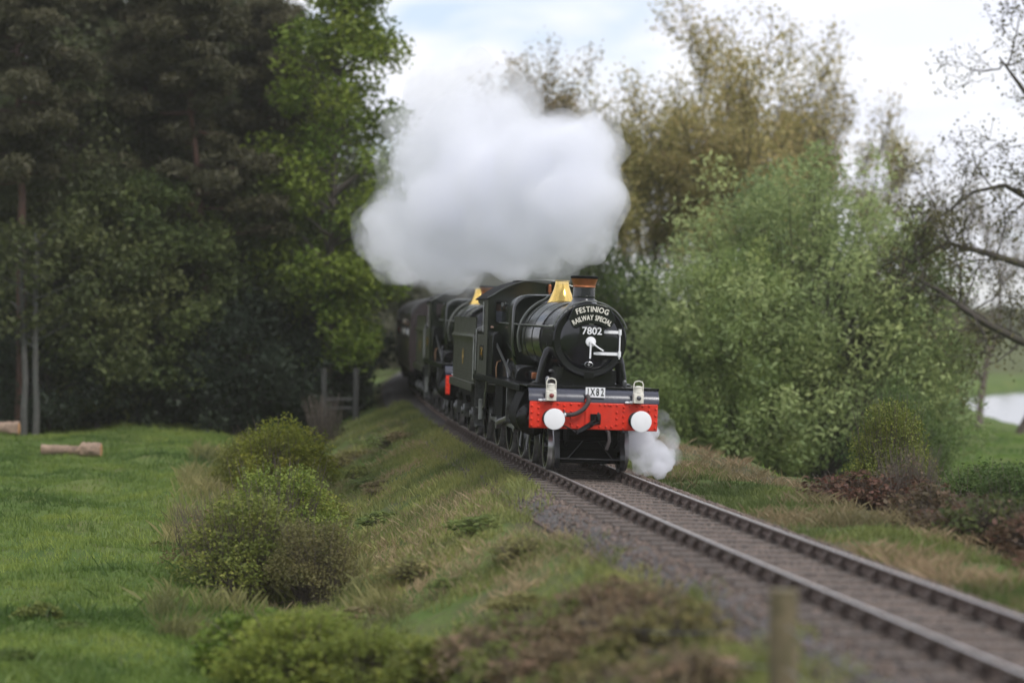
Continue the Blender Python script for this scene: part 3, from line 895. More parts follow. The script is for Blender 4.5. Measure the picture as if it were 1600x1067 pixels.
# ------------------------------------------------------------------ tender (origin at its front edge)
def make_tender():
    T = empty('tender')
    tag(T, 'dark green tender with small gold crest right behind the leading locomotive', 'tender', 'tenders behind the engines')
    m = MB(); ln = 6.3
    for s in (-1, 1):
        m = MB()
        prof = [(1.235, 1.42), (1.235, 2.36), (1.245, 2.43), (1.275, 2.50), (1.30, 2.535), (1.30, 2.56), (1.265, 2.60), (1.24, 2.66), (1.225, 3.0)]
        inn = [(x - .03, z) for x, z in prof]
        poly = [(s * x, z) for x, z in prof + inn[::-1]]
        # upper panel starts a little behind the front edge
        m.prism(poly, .25, ln, 'y')
        side = m.build('side_panel', M['tgreen'], T, smooth=True, ang=25)
        m = MB()
        for k in range(22):
            y = .45 + k * (ln - .7) / 21
            for z in np.linspace(1.52, 2.30, 9):
                m.add([(s * 1.234, y - .012, z), (s * 1.234, y + .012, z), (s * 1.234, y, z + .016), (s * 1.243, y, z + .005)], [(0, 1, 3), (1, 2, 3), (2, 0, 3)])
        tag(m.build('rivets', M['tgreen'], side, smooth=False), kind='stuff')
        m = MB(); m.box(*sorted((s * 1.238, s * 1.195)), .24, ln, 3.0, 3.03)
        m.build('beading', M['tgreen'], side)
        m = MB(); m.box(*sorted((s * 1.32, s * .9)), .0, ln + .1, 1.36, 1.42).box(*sorted((s * 1.32, s * 1.29)), .0, ln + .1, 1.22, 1.36)
        m.build('footplate', M['tgreen'], T, bevel=.006)
        # crest
        cm = MB(); yc, zc_ = 3.4, 2.02
        pr = [(0, .20), (.05, .14), (.14, .12), (.10, .04), (.16, -.02), (.08, -.08), (.05, -.2), (-.05, -.2), (-.08, -.08), (-.16, -.02), (-.10, .04), (-.14, .12), (-.05, .14)]
        cm.prism([(yc + a, zc_ + b) for a, b in pr], *sorted((s * 1.237, s * 1.246)), 'x')
        cm.build('crest', M['gold'], T)
        m = MB(); m.cyl((s * 1.27, .22, 1.5), (s * 1.27, .22, 2.6), .014, n=8)
        m.build('grab_rail', M['steel'], T)
        # outside frame, axleboxes, springs
        m = MB(); m.prism([(.2, .62), (.9, .50), (2.2, .62), (3.2, .50), (4.5, .62), (5.5, .5), (6.6, .62), (6.7, 1.36), (.1, 1.36)], *sorted((s * 1.0, s * 1.03)), 'x')
        m.build('tender_frame', M['sooty'], T, bevel=.006)
        for y in (1.05, 3.33, 5.62):
            m = MB(); m.box(s * 1.10 - .09, s * 1.10 + .09, y - .15, y + .15, .48, .80).cyl((s * 1.12, y, .64), (s * 1.24, y, .64), .10, n=14)
            ab = m.build('axlebox', M['motion'], T, bevel=.015)
            m = MB()
            for q in range(5):
                w = .55 - q * .09
                m.box(s * 1.10 - .05, s * 1.10 + .05, y - w, y + w, .98 + .03 * q - .10, 1.0 + .03 * q - .10 + .006)
            m.build('leaf_spring', M['sooty'], T)
            spoked_wheel(T, .63, s * .75, y, s, 12)
    m = MB(); m.box(-1.22, 1.22, .30, .34, 1.42, 2.7).box(-1.22, 1.22, ln - .05, ln, 1.42, 2.55).box(-1.0, 1.0, .05, ln, 1.2, 1.40)
    m.build('tank', M['tgreen'], T, bevel=.01)
    rings = []
    rnd = random.Random(4)
    nx, ny = 13, 22
    vs = []; fs = []
    for j in range(ny):
        for i in range(nx):
            x = -1.15 + 2.3 * i / (nx - 1); y = .4 + 4.6 * j / (ny - 1)
            z = 2.55 + .55 * math.sin(math.pi * i / (nx - 1)) * math.sin(math.pi * (j + 1) / (ny + 1)) ** .5 + rnd.uniform(-.07, .07)
            vs.append((x + rnd.uniform(-.04, .04), y + rnd.uniform(-.05, .05), z))
    for j in range(ny - 1):
        for i in range(nx - 1):
            fs.append((j * nx + i, j * nx + i + 1, (j + 1) * nx + i + 1, (j + 1) * nx + i))
    tag(MB().add(vs, fs).build('coal', M['coal'], T, smooth=False), kind='stuff')
    MB().box(-1.25, 1.25, 6.86, 6.9, .87, 1.40).build('rear_beam', M['sooty'], T, bevel=.01)
    for s in (-1, 1): MB().cyl((s * .863, 6.9, 1.06), (s * .863, 7.3, 1.06), .11).cyl((s * .863, 7.3, 1.06), (s * .863, 7.36, 1.06), .2).build('buffer', M['black'], T)
    for y in (1.05, 3.33, 5.62): MB().cyl((-1.1, y, .63), (1.1, y, .63), .08, n=12).build('axle', M['sooty'], T)
    return T

# ------------------------------------------------------------------ carriage (origin at its leading end)
def make_coach():
    C = empty('railway_carriage')
    ln = 19.6
    bp = [(1.33, 1.05), (1.385, 1.5), (1.40, 1.95), (1.395, 2.35), (1.38, 2.75), (1.345, 3.08)]
    rp = [(1.345, 3.08), (1.30, 3.20), (1.12, 3.42), (.82, 3.59), (.42, 3.70), (0, 3.74)]
    prof = [(-x, z) for x, z in bp] + [(-x, z) for x, z in rp[1:]] + [(x, z) for x, z in rp[::-1][1:]] + [(x, z) for x, z in bp[::-1]]
    # ends
    MB().prism(prof, .0, .05, 'y').build('end_panel', M['maroon'], C, smooth=False)
    MB().prism(prof, ln - .05, ln, 'y').build('end_panel', M['maroon'], C, smooth=False)
    # sides as waist panel, light strip and pillars between eight windows
    wins = [1.4 + k * 2.25 for k in range(8)]
    for s in (-1, 1):
        m = MB()
        def strip(y0, y1, z0, z1):
            zz = [z0] + [z for _, z in bp if z0 < z < z1] + [z1]
            rings = []
            for z in zz:
                x = float(np.interp(z, [b[1] for b in bp], [b[0] for b in bp]))
                rings.append([(s * x, y0, z), (s * x, y1, z), (s * (x - .05), y1, z), (s * (x - .05), y0, z)])
            m.loft(rings)
        strip(.05, ln - .05, 1.05, 2.10)
        strip(.05, ln - .05, 2.86, 3.08)
        ed = [.05]
        for w in wins: ed += [w, w + 1.25]
        ed.append(ln - .05)
        for k in range(0, len(ed), 2): strip(ed[k], ed[k + 1], 2.10, 2.86)
        sd = m.build('side_panel', M['maroon'], C, ang=30)
        for w in wins:
            x = 1.365
            wf = MB().box(*sorted((s * (x + .035), s * (x - .005))), w, w + .04, 2.10, 2.86).box(*sorted((s * (x + .035), s * (x - .005))), w + 1.21, w + 1.25, 2.10, 2.86)
            wf.box(*sorted((s * (x + .035), s * (x - .005))), w + .04, w + 1.21, 2.10, 2.14).box(*sorted((s * (x + .035), s * (x - .005))), w + .04, w + 1.21, 2.82, 2.86)
            wf.box(*sorted((s * (x + .03), s * (x - .005))), w + .04, w + 1.21, 2.52, 2.55)
            fr = wf.build('window', M['maroon'], C)
            MB().box(*sorted((s * x, s * (x - .008))), w + .04, w + 1.21, 2.14, 2.52).build('pane', M['glass'], fr)
        for y in (.62, ln - 1.2):
            d = MB().box(*sorted((s * 1.405, s * 1.385)), y, y + .62, 1.25, 2.05).build('door', M['maroon'], C, bevel=.006)
            MB().cyl((s * 1.42, y + .12, 1.98), (s * 1.42, y + .28, 1.98), .015, n=6).build('door_handle', M['brass'], d)
    m = MB(); ring = [(-x - .02, z) for x, z in rp] + [(x + .02, z) for x, z in rp[::-1][1:]]
    inn = [(x * .97, z - .04) for x, z in ring]
    m.prism(ring + inn[::-1], -.02, ln + .02, 'y')
    rf = m.build('roof', M['roofgrey'], C)
    for k in range(8):
        MB().lathe([(.12, 0), (.12, .05), (.05, .08)], (0, 1.9 + k * 2.25, 3.73), 'z', 12).build('roof_vent', M['roofgrey'], rf)
    MB().box(-1.30, 1.30, .05, ln - .05, .95, 1.05).build('floor', M['sooty'], C)
    m = MB()
    for s in (-1, 1): m.box(*sorted((s * 1.25, s * 1.18)), .1, ln - .1, .84, 1.05)
    m.box(-.9, .9, 8, 11.5, .45, .95)
    m.build('underframe', M['sooty'], C)
    m = MB(); m.prism([(-.45, 1.1), (.45, 1.1), (.45, 3.1), (-.45, 3.1)], -.40, 0, 'y')
    m.build('corridor_connection', M['sooty'], C, bevel=.03)
    for s in (-1, 1):
        m = MB(); m.cyl((s * .863, -.02, 1.06), (s * .863, -.45, 1.06), .10); m.cyl((s * .863, -.45, 1.06), (s * .863, -.52, 1.06), .22)
        m.build('buffer', M['black'], C)
    for yb in (2.6, ln - 2.6):
        m = MB()
        for s in (-1, 1):
            m.prism([(yb - 1.8, .45), (yb - 1.8, .62), (yb - .6, .72), (yb + .6, .72), (yb + 1.8, .62), (yb + 1.8, .45), (yb + .7, .38), (yb - .7, .38)], *sorted((s * 1.02, s * .96)), 'x')
            for q in (-1.3, 1.3): m.box(*sorted((s * 1.12, s * 1.02)), yb + q - .13, yb + q + .13, .38, .62)
        m.box(-.96, .96, yb - .3, yb + .3, .45, .9)
        bg = m.build('bogie', M['sooty'], C, bevel=.008)
        for s in (-1, 1):
            for q in (-1.3, 1.3):
                m = MB(); m.lathe([(.03, -.06), (.42, -.03), (.455, -.07), (.457, .06), (.42, .04), (.03, .05)], axis='x', n=28)
                w = m.build('wheel', M['sooty'], bg); w.location = (s * .75, yb + q, .457)
    return C

loco = make_loco()
place(loco, 0.0, .95, 9.2)
tender = make_tender()
place(tender, 10.85, 1.0, 5.6)
loco2 = copy_tree(loco, None, skip=('number_plate', 'shed_plate'))
loco2['label'] = 'second steam locomotive half hidden behind the green tender, its boiler wrapped in drifting steam'
place(loco2, 18.75, .95, 9.2)
tender2 = copy_tree(tender)
tender2['label'] = 'second tender between the rear locomotive cab and the maroon carriage'
place(tender2, 18.75 + 10.85, 1.0, 5.6)
coach = make_coach()
tag(coach, 'maroon railway carriage with grey arched roof and passengers leaning from its windows', 'railway carriage', 'carriages of the train')
place(coach, 37.55, 2.6, 17.0)
coach2 = copy_tree(coach)
coach2['label'] = 'second maroon carriage almost wholly hidden behind the first one round the curve'
place(coach2, 57.95, 2.6, 17.0)

def on(veh, x, y, z):
    """world point of a vehicle's own coordinates"""
    return Matrix.Translation(veh.location) @ veh.rotation_euler.to_matrix().to_4x4() @ Vector((x, y, z))

# ------------------------------------------------------------------ headboard, number board and lamps carried by the leading engine
hb = empty('headboard'); place(hb, 0.0, .95, 9.2)
tag(hb, 'black curved headboard lettered FESTINIOG RAILWAY SPECIAL on top of the smokebox', 'headboard')
m = MB(); ac = SBZ - .22
A = R(37.5)
outer = [(.955 * math.sin(a), ac + .955 * math.cos(a)) for a in np.linspace(-A * .62, A * .62, 17)]
inner = [(.56 * math.sin(a), ac + .56 * math.cos(a)) for a in np.linspace(A * .86, -A * .86, 17)]
midr = [(.80 * math.sin(A * .98), ac + .80 * math.cos(A * .98)), (.62 * math.sin(A * 1.02), ac + .62 * math.cos(A * 1.02))]
midl = [(-x, z) for x, z in midr[::-1]]
m.prism(outer + midr + inner + midl, .645, .67, 'y')
bd = m.build('board', M['gloss'], hb, smooth=False, bevel=.004)
def arc_text(mb, s, radius, size, a0, a1, y, sx):
    ws = []
    for c in s:
        if c == ' ': ws.append(size * sx * .42); continue
        vs, fs = text_geo(c, size, sx=sx); xs_ = [q[0] for q in vs]
        ws.append(max(xs_) - min(xs_) + size * .13)
    tot = sum(ws); t = 0
    for c, w in zip(s, ws):
        a = a0 + (a1 - a0) * (t + w / 2) / tot
        t += w
        if c != ' ':
            text_front(mb, c, size, radius * math.sin(a), y, ac + radius * math.cos(a), -a, offset=.0035, sx=sx, extrude=.003)
m = MB(); arc_text(m, 'FESTINIOG', .845, .150, R(-23.5), R(23.5), .641, .88)
m.build('lettering', M['cream'], bd, smooth=False)
m = MB(); arc_text(m, 'RAILWAY SPECIAL', .675, .140, R(-35.5), R(35.5), .641, .70)
m.build('lettering', M['cream'], bd, smooth=False)
m = MB(); m.box(-.03, .03, .665, .74, SBZ + .36, SBZ + .60)
m.build('bracket', M['black'], hb)

nb = empty('number_board'); place(nb, 0.0, .95, 9.2)
tag(nb, 'white board with black 1X82 above the middle of the red buffer beam', 'number board')
bd = MB().box(-.185, .205, -.035, -.02, 1.505, 1.705).build('board', M['white'], nb, bevel=.003)
m = MB()
for c, x in (('1', -.135), ('X', -.045), ('8', .055), ('2', .15)):
    text_front(m, c, .205, x, -.038, 1.607, sx=.62, offset=.004, extrude=.002)
m.build('numerals', M['gloss'], bd, smooth=False)

def make_lamp():
    l = empty('headlamp')
    m = MB(); m.box(-.10, .10, -.09, .07, 0, .20)
    bd = m.build('lamp_body', M['cream'], l, bevel=.012)
    m = MB(); m.lathe([(.085, .20), (.085, .235), (.078, .24), (.078, .31), (.086, .315), (.086, .33), (.02, .345)], (0, -.01, 0), 'z', 20)
    m.build('lamp_chimney', M['cream'], l)
    m = MB(); m.tube([(-.092, -.01, .19), (-.094, -.01, .38), (-.07, -.01, .425), (0, -.01, .445), (.07, -.01, .425), (.094, -.01, .38), (.092, -.01, .19)], .011, 7)
    m.build('lamp_handle', M['cream'], l)
    m = MB(); m.lathe([(.058, -.088), (.062, -.105), (.05, -.108), (.048, -.098)], (0, 0, .105), 'y', 24, cap=False)
    m.build('lens_rim', M['cream'], l)
    return l
for s, x, lens, lab in ((-1, -.885, M['lens'], 'cream oil lamp with a red lens standing over the buffer on the left'),
                        (1, .865, M['lensd'], 'cream oil lamp with a dark lens standing over the buffer on the right')):
    lp = make_lamp()
    tag(lp, lab, 'headlamp', 'lamps on the buffer beam')
    lp.location = on(loco, x, -.075, 1.418); lp.rotation_euler = loco.rotation_euler
    MB().lathe([(.05, -.095), (.04, -.112), (.02, -.122), (.006, -.124)], (0, 0, .105), 'y', 24).build('lens', lens, lp)
# ------------------------------------------------------------------ ground
def ground_material():
    m, nt, b = mat_new('meadow_ground')
    N, L = nt.nodes, nt.links
    tc = N.new('ShaderNodeTexCoord')
    def noise(sc_, det=6, ro=0.6):
        n = N.new('ShaderNodeTexNoise'); n.inputs['Scale'].default_value = sc_; n.inputs['Detail'].default_value = det
        n.inputs['Roughness'].default_value = ro
        L.new(tc.outputs['Object'], n.inputs['Vector']); return n
    def ramp(src, stops):
        r = N.new('ShaderNodeValToRGB')
        while len(r.color_ramp.elements) < len(stops): r.color_ramp.elements.new(0.5)
        for e, (p, c) in zip(r.color_ramp.elements, stops): e.position = p; e.color = tuple(c) + (1,)
        L.new(src, r.inputs[0]); return r
    n1 = noise(0.55); n2 = noise(3.0, 8, 0.7)
    g = ramp(n1.outputs['Fac'], [(.28, (.060, .098, .026)), (.48, (.090, .138, .034)), (.62, (.125, .155, .048)), (.78, (.11, .105, .05))])
    br = ramp(n2.outputs['Fac'], [(.3, (.034, .026, .02)), (.55, (.085, .066, .048)), (.75, (.14, .115, .075))])
    at = N.new('ShaderNodeAttribute'); at.attribute_name = 'bare'
    ad = N.new('ShaderNodeMath'); ad.operation = 'ADD'; L.new(at.outputs['Fac'], ad.inputs[0])
    sb = N.new('ShaderNodeMapRange'); sb.inputs['From Min'].default_value = 0.35; sb.inputs['From Max'].default_value = 0.65
    sb.inputs['To Min'].default_value = -0.35; sb.inputs['To Max'].default_value = 0.35
    L.new(n2.outputs['Fac'], sb.inputs['Value']); L.new(sb.outputs[0], ad.inputs[1]); ad.use_clamp = True
    mx = N.new('ShaderNodeMix'); mx.data_type = 'RGBA'
    L.new(ad.outputs[0], mx.inputs['Factor']); L.new(g.outputs[0], mx.inputs['A']); L.new(br.outputs[0], mx.inputs['B'])
    L.new(mx.outputs['Result'], b.inputs['Base Color'])
    b.inputs['Roughness'].default_value = 1.0; b.inputs['Specular IOR Level'].default_value = 0.1
    bp = N.new('ShaderNodeBump'); bp.inputs['Strength'].default_value = 0.8; bp.inputs['Distance'].default_value = 0.12
    L.new(n2.outputs['Fac'], bp.inputs['Height']); L.new(bp.outputs[0], b.inputs['Normal'])
    return m
def bare_haze_amount(X, Y):
    d = (X - xc(Y)) * np.cos(head(Y)); e = -d
    b = np.zeros_like(X)
    b = np.maximum(b, .9 * (1 - sstep(2.0, 2.6, np.abs(d))))
    b = np.maximum(b, .75 * np.exp(-((e - 5.7) / .7) ** 2))
    b = np.maximum(b, .45 * np.exp(-((e - 3.3) / .8) ** 2) * (vnoise(X * .4, Y * .4, 5) > .5))
    b = np.maximum(b, .8 * np.exp(-((d - 5.4) / 1.3) ** 2) * (Y < 80))
    b = np.maximum(b, .5 * sstep(230, 245, Y))  # far hills dulled: distance haze put into the ground colour
    b = np.maximum(b, .42 * np.exp(-((d - 3.0) / .9) ** 2) * (Y < 90))
    b = np.maximum(b, 1.0 * sstep(92, 104, Y) * sstep(3.5, 7, e) * (1 - sstep(230, 260, Y)))
    return b
ys = np.concatenate([-np.geomspace(12, 700, 26)[::-1], np.arange(-10, 16, 1.5), np.arange(16, 70, .4), np.arange(70, 130, .8), np.arange(130, 260, 3), np.geomspace(262, 4200, 40)])
xs = np.concatenate([-np.geomspace(40, 2600, 34)[::-1], np.arange(-39, -12, .8), np.arange(-12, 13, .35), np.arange(13, 60, .9), np.geomspace(61, 2600, 34)])
GX, GY = np.meshgrid(xs, ys)
GZ = ground_z(GX, GY)
nx, ny = len(xs), len(ys)
idx = np.arange(nx * ny).reshape(ny, nx)
fq = np.stack([idx[:-1, :-1], idx[:-1, 1:], idx[1:, 1:], idx[1:, :-1]], -1).reshape(-1, 4)
me = np_mesh('ground', np.stack([GX, GY, GZ], -1).reshape(-1, 3), fq, ground_material(), smooth=True)
a = me.attributes.new('bare', 'FLOAT', 'POINT'); a.data.foreach_set('value', bare_haze_amount(GX, GY).ravel().astype(np.float32))
tag(link('ground', me), kind='structure')

# river
m, nt, b = mat_new('river_water')
b.inputs['Base Color'].default_value = (.03, .035, .03, 1); b.inputs['Roughness'].default_value = 0.05
b.inputs['IOR'].default_value = 1.33
n = nt.nodes.new('ShaderNodeTexNoise'); n.inputs['Scale'].default_value = 1.2; n.inputs['Detail'].default_value = 4
tc = nt.nodes.new('ShaderNodeTexCoord'); nt.links.new(tc.outputs['Object'], n.inputs['Vector'])
bp = nt.nodes.new('ShaderNodeBump'); bp.inputs['Strength'].default_value = 0.03; bp.inputs['Distance'].default_value = 0.1
nt.links.new(n.outputs['Fac'], bp.inputs['Height']); nt.links.new(bp.outputs[0], b.inputs['Normal'])
ry = np.arange(66, 241, 4.0)
rows = np.stack([np.stack([shore(ry) - 4 + k * 10.0, ry, np.full_like(ry, WATER)], -1) for k in range(5)], 1)
idx = np.arange(len(ry) * 5).reshape(len(ry), 5)
fq = np.stack([idx[:-1, :-1], idx[:-1, 1:], idx[1:, 1:], idx[1:, :-1]], -1).reshape(-1, 4)
tag(link('river', np_mesh('river', rows.reshape(-1, 3), fq, m)), kind='structure')

# ------------------------------------------------------------------ ballast, sleepers, rails
def line_pt(s, off, z):
    """point beside the centre line: s along it, off to the photo's right, z above the rail tops before cant"""
    Y = np.interp(s, _ST, _YT); th = head(Y)
    o2 = off * math.cos(CANT) + z * math.sin(CANT); z2 = z * math.cos(CANT) - off * math.sin(CANT)
    return np.stack([xc(Y) + o2 * np.cos(th), Y + o2 * np.sin(th), z2 + 0 * Y], -1)
rng = np.random.default_rng(7)
mb_, nt, b = mat_new('ballast')
N, L = nt.nodes, nt.links
tc = N.new('ShaderNodeTexCoord')
vo = N.new('ShaderNodeTexVoronoi'); vo.inputs['Scale'].default_value = 18
n = N.new('ShaderNodeTexNoise'); n.inputs['Scale'].default_value = 1.2; n.inputs['Detail'].default_value = 8
L.new(tc.outputs['Object'], vo.inputs['Vector']); L.new(tc.outputs['Object'], n.inputs['Vector'])
r1 = N.new('ShaderNodeValToRGB')
for e, (p, c) in zip(r1.color_ramp.elements, [(.3, (.066, .043, .032, 1)), (.7, (.125, .089, .070, 1))]): e.position = p; e.color = c
L.new(n.outputs['Fac'], r1.inputs[0])
mx = N.new('ShaderNodeMix'); mx.data_type = 'RGBA'; mx.blend_type = 'MULTIPLY'; mx.inputs['Factor'].default_value = 0.6
L.new(r1.outputs[0], mx.inputs['A']); L.new(vo.outputs['Color'], mx.inputs['B'])
hs = N.new('ShaderNodeHueSaturation'); hs.inputs['Saturation'].default_value = 0.35; hs.inputs['Value'].default_value = 1.35
L.new(mx.outputs['Result'], hs.inputs['Color']); L.new(hs.outputs[0], b.inputs['Base Color'])
b.inputs['Roughness'].default_value = 0.95
bp = N.new('ShaderNodeBump'); bp.inputs['Strength'].default_value = 1.0; bp.inputs['Distance'].default_value = 0.05
L.new(vo.outputs['Distance'], bp.inputs['Height']); L.new(bp.outputs[0], b.inputs['Normal'])
M['ballast'] = mb_
S0, S1 = -34.0, 95.0
ss = np.arange(S0, S1, .22)
offs = np.array([-2.05, -1.9, -1.76, -1.6, -1.4, -1.1, -.9, -.7, -.45, -.15, .15, .45, .7, .9, 1.1, 1.4, 1.6, 1.8, 2.0, 2.25])
zz = np.array([-.62, -.42, -.32, -.25, -.24, -.235, -.225, -.235, -.22, -.215, -.215, -.22, -.235, -.225, -.225, -.23, -.24, -.32, -.42, -.62])
rows = np.stack([line_pt(ss, o, z) for o, z in zip(offs, zz)], 1)
rows[:, :, 2] += rng.uniform(-.022, .018, rows.shape[:2])
idx = np.arange(rows.shape[0] * rows.shape[1]).reshape(rows.shape[:2])
fq = np.stack([idx[:-1, :-1], idx[:-1, 1:], idx[1:, 1:], idx[1:, :-1]], -1).reshape(-1, 4)
tag(link('ballast_bed', np_mesh('ballast_bed', rows.reshape(-1, 3), fq, M['ballast'], smooth=True)), kind='structure')
# loose stones on it
K = 34000
s_ = rng.uniform(-32, 14, K); o_ = rng.normal(0, 1.15, K); o_ = np.clip(o_, -1.95, 2.1)
base = line_pt(s_, o_, np.interp(o_, offs, zz) + .004)
octa = np.array([[1, 0, 0], [0, 1, 0], [-1, 0, 0], [0, -1, 0], [0, 0, 1], [0, 0, -1]], float)
of = np.array([[0, 1, 4], [1, 2, 4], [2, 3, 4], [3, 0, 4], [1, 0, 5], [2, 1, 5], [3, 2, 5], [0, 3, 5]])
sz = rng.uniform(.022, .055, K)
v = octa[None] * rng.uniform(.6, 1.3, (K, 6, 1)) * sz[:, None, None]
an = rng.uniform(0, 6.3, K); c_, q_ = np.cos(an)[:, None], np.sin(an)[:, None]
v = np.stack([v[..., 0] * c_ - v[..., 1] * q_, v[..., 0] * q_ + v[..., 1] * c_, v[..., 2] * .75], -1) + base[:, None]
ms, nt, b = mat_new('ballast_stone')
at = nt.nodes.new('ShaderNodeAttribute'); at.attribute_name = 'tint'
r = nt.nodes.new('ShaderNodeValToRGB'); r.color_ramp.elements[0].color = (.05, .035, .028, 1); r.color_ramp.elements[1].color = (.21, .158, .128, 1)
nt.links.new(at.outputs['Fac'], r.inputs[0]); nt.links.new(r.outputs[0], b.inputs['Base Color']); b.inputs['Roughness'].default_value = .9
me = np_mesh('ballast_stones', v.reshape(-1, 3), (of[None] + (np.arange(K) * 6)[:, None, None]).reshape(-1, 3), ms, k=3, tint=np.repeat(rng.beta(2, 2.5, K), 6))
tag(link('ballast_stones', me), kind='stuff')

track = empty('railway_track', tuple(at_s(0)))
tag(track, kind='structure')
T0 = np.array(track.location)
# rails
for off in (-.7525, .7525):
    prof = [(-.036, -.02), (-.030, -.003), (-.016, 0), (.016, 0), (.030, -.003), (.036, -.02), (.030, -.045), (.010, -.055), (.010, -.11), (.032, -.12), (.034, -.145), (-.034, -.145), (-.032, -.12), (-.010, -.11), (-.010, -.055), (-.030, -.045)]
    sr = np.arange(S0, S1, 1.0)
    rings = [[tuple(p) for p in np.stack([line_pt(np.array([s]), off + u, w)[0] - T0 for u, w in prof])] for s in sr]
    mbx = MB(); mbx.loft(rings, cap=True)
    o = mbx.build('rail', [M['rust'], M['railtop']], track, ang=30)
    npf = len(prof)
    for k, p in enumerate(o.data.polygons):
        if k < (len(sr) - 1) * npf and k % npf in (1, 2, 3): p.material_index = 1
# sleepers and chairs, one by one
slm = None; chm = None
s = S0 + .5; rs = random.Random(3)
sl_mesh = []
for v_ in range(4):
    mb2 = MB(); mb2.box(-1.28 + rs.uniform(-.03, .03), 1.28 + rs.uniform(-.03, .03), -.125, .125, -.30, -.178)
    o = mb2.build('sleeper', M['sleeper'], track, bevel=.012); sl_mesh.append(o)
mb2 = MB()
mb2.box(-.15, .15, -.08, .08, -.178, -.145)
mb2.prism([(-.12, -.146), (-.05, -.05), (-.037, -.05), (-.037, -.146)], -.05, .05, 'y')
mb2.prism([(.12, -.146), (.05, -.05), (.037, -.05), (.037, -.146)], -.05, .05, 'y')
mb2.box(.038, .085, -.09, .09, -.10, -.045)
for x in (-.13, .13): mb2.cyl((x, 0, -.14), (x, 0, -.09), .022, n=7)
ch0 = mb2.build('rail_chair', M['chair'], track)
first = True; kk = 0
while s < 24:
    p = line_pt(np.array([s]), 0.0, 0.0)[0]; th = float(head(p[1]))
    if kk < 4: o = sl_mesh[kk]
    else:
        o = sl_mesh[rs.randrange(4)].copy(); col.objects.link(o); o.parent = track
    o.location = p - T0; o.rotation_euler = (0, CANT, th + rs.uniform(-.012, .012))
    for off in (-.7525, .7525):
        if first: c = ch0; first = False
        else: c = ch0.copy(); col.objects.link(c); c.parent = track
        q = line_pt(np.array([s]), off, 0.0)[0]
        c.location = q - T0; c.rotation_euler = (0, CANT, th + (math.pi if off < 0 else 0)) if off > 0 else (0, -CANT, th + math.pi)
    kk += 1; s += .745

# ------------------------------------------------------------------ people
def skin_person(clothes, lean=0.0, hair=(.03, .02, .015), arm=True):
    """upper body and head as one skinned surface, facing -y, origin at the waist"""
    vs = [(0, 0, 0), (0, -.05, .25), (0, -.10, .42), (0, -.12, .50), (0, -.15, .58), (0, -.16, .68)]
    rr = [(.16, .11), (.19, .12), (.15, .10), (.06, .06), (.075, .09), (.07, .085)]
    es = [(0, 1), (1, 2), (2, 3), (3, 4), (4, 5)]
    for s in (-1, 1):
        b = len(vs)
        vs += [(s * .19, -.09, .42), (s * .25, -.16, .18), (s * .20, -.42, .12), (s * .19, -.50, .12)]
        rr += [(.065, .065), (.05, .05), (.036, .036), (.035, .03)]
        es += [(2, b), (b, b + 1), (b + 1, b + 2), (b + 2, b + 3)]
        for q in range(4):                                   # fingers and thumb
            f = len(vs); dx = (-.028 + .019 * q)
            vs += [(s * .19 + dx, -.56, .115), (s * .19 + dx, -.585 + .004 * abs(q - 1), .095)]
            rr += [(.011, .011), (.009, .009)]
            es += [(b + 3, f), (f, f + 1)]
    me = bpy.data.meshes.new('person')
    me.from_pydata(vs, es, [])
    o = bpy.data.objects.new('person_base', me); col.objects.link(o)
    sk = o.modifiers.new('skin', 'SKIN')
    for i, r_ in enumerate(rr): me.skin_vertices[0].data[i].radius = r_
    me.skin_vertices[0].data[0].use_root = True
    su = o.modifiers.new('sub', 'SUBSURF'); su.levels = 1; su.render_levels = 1
    dg = bpy.context.evaluated_depsgraph_get()
    out = bpy.data.meshes.new_from_object(o.evaluated_get(dg))
    bpy.data.objects.remove(o)
    out.materials.clear(); out.materials.append(cloth('clothing', clothes)); out.materials.append(M['skin'])
    for p in out.polygons:
        c = p.center
        p.material_index = 1 if (c.z > .49 or c.y < -.44) else 0
        p.use_smooth = True
    out.name = 'person'
    return out
def person(label, clothes, hair, loc, rot, group=None, cap=None):
    o = link('person', skin_person(clothes))
    tag(o, label, 'person', group)
    o.location = loc; o.rotation_euler = rot
    h = MB(); h.ball((0, -.145, .695), (.088, .105, .075), 14, 10)
    h.v = [(x, y + (.02 if z < .68 else 0), max(z, .66)) for x, y, z in h.v]
    h.build('hair' if not cap else 'cap', cloth('hair' if not cap else 'cap', hair), o)
    f = MB()
    f.loft([[(-.012, -.245, .615), (.012, -.245, .615), (0, -.25, .60)], [(-.006, -.25, .66), (.006, -.25, .66), (0, -.25, .655)]])
    f.build('nose', M['skin'], o)
    e = MB()
    for s in (-1, 1): e.ball((s * .03, -.243, .655), (.011, .006, .007), 7, 5)
    e.build('eyes', M['gloss'], o)
    return o
person('driver in a pale blue shirt behind the left front cab window of the leading engine', (.55, .58, .72, 1), (.03, .03, .04, 1), on(loco, -.95, 8.80, 2.70), (0, 0, loco.rotation_euler.z), cap=True)
pp = [(1.0, (.75, .75, .76, 1), (.05, .035, .03, 1), 'passenger in a white shirt leaning from the carriage window nearest the tender'),
      (3.6, (.05, .05, .06, 1), (.32, .27, .2, 1), 'passenger in a black jacket leaning out behind the white-shirted one nearest the tender'),
      (6.3, (.78, .75, .70, 1), (.25, .22, .2, 1), 'passenger in a cream top leaning out halfway along the maroon carriage'),
      (9.9, (.62, .62, .66, 1), (.03, .02, .02, 1), 'dark-haired passenger in pale grey leaning from a rear carriage window'),
      (14.0, (.55, .07, .10, 1), (.08, .05, .03, 1), 'passenger in a red top leaning out near the far end of the carriage')]
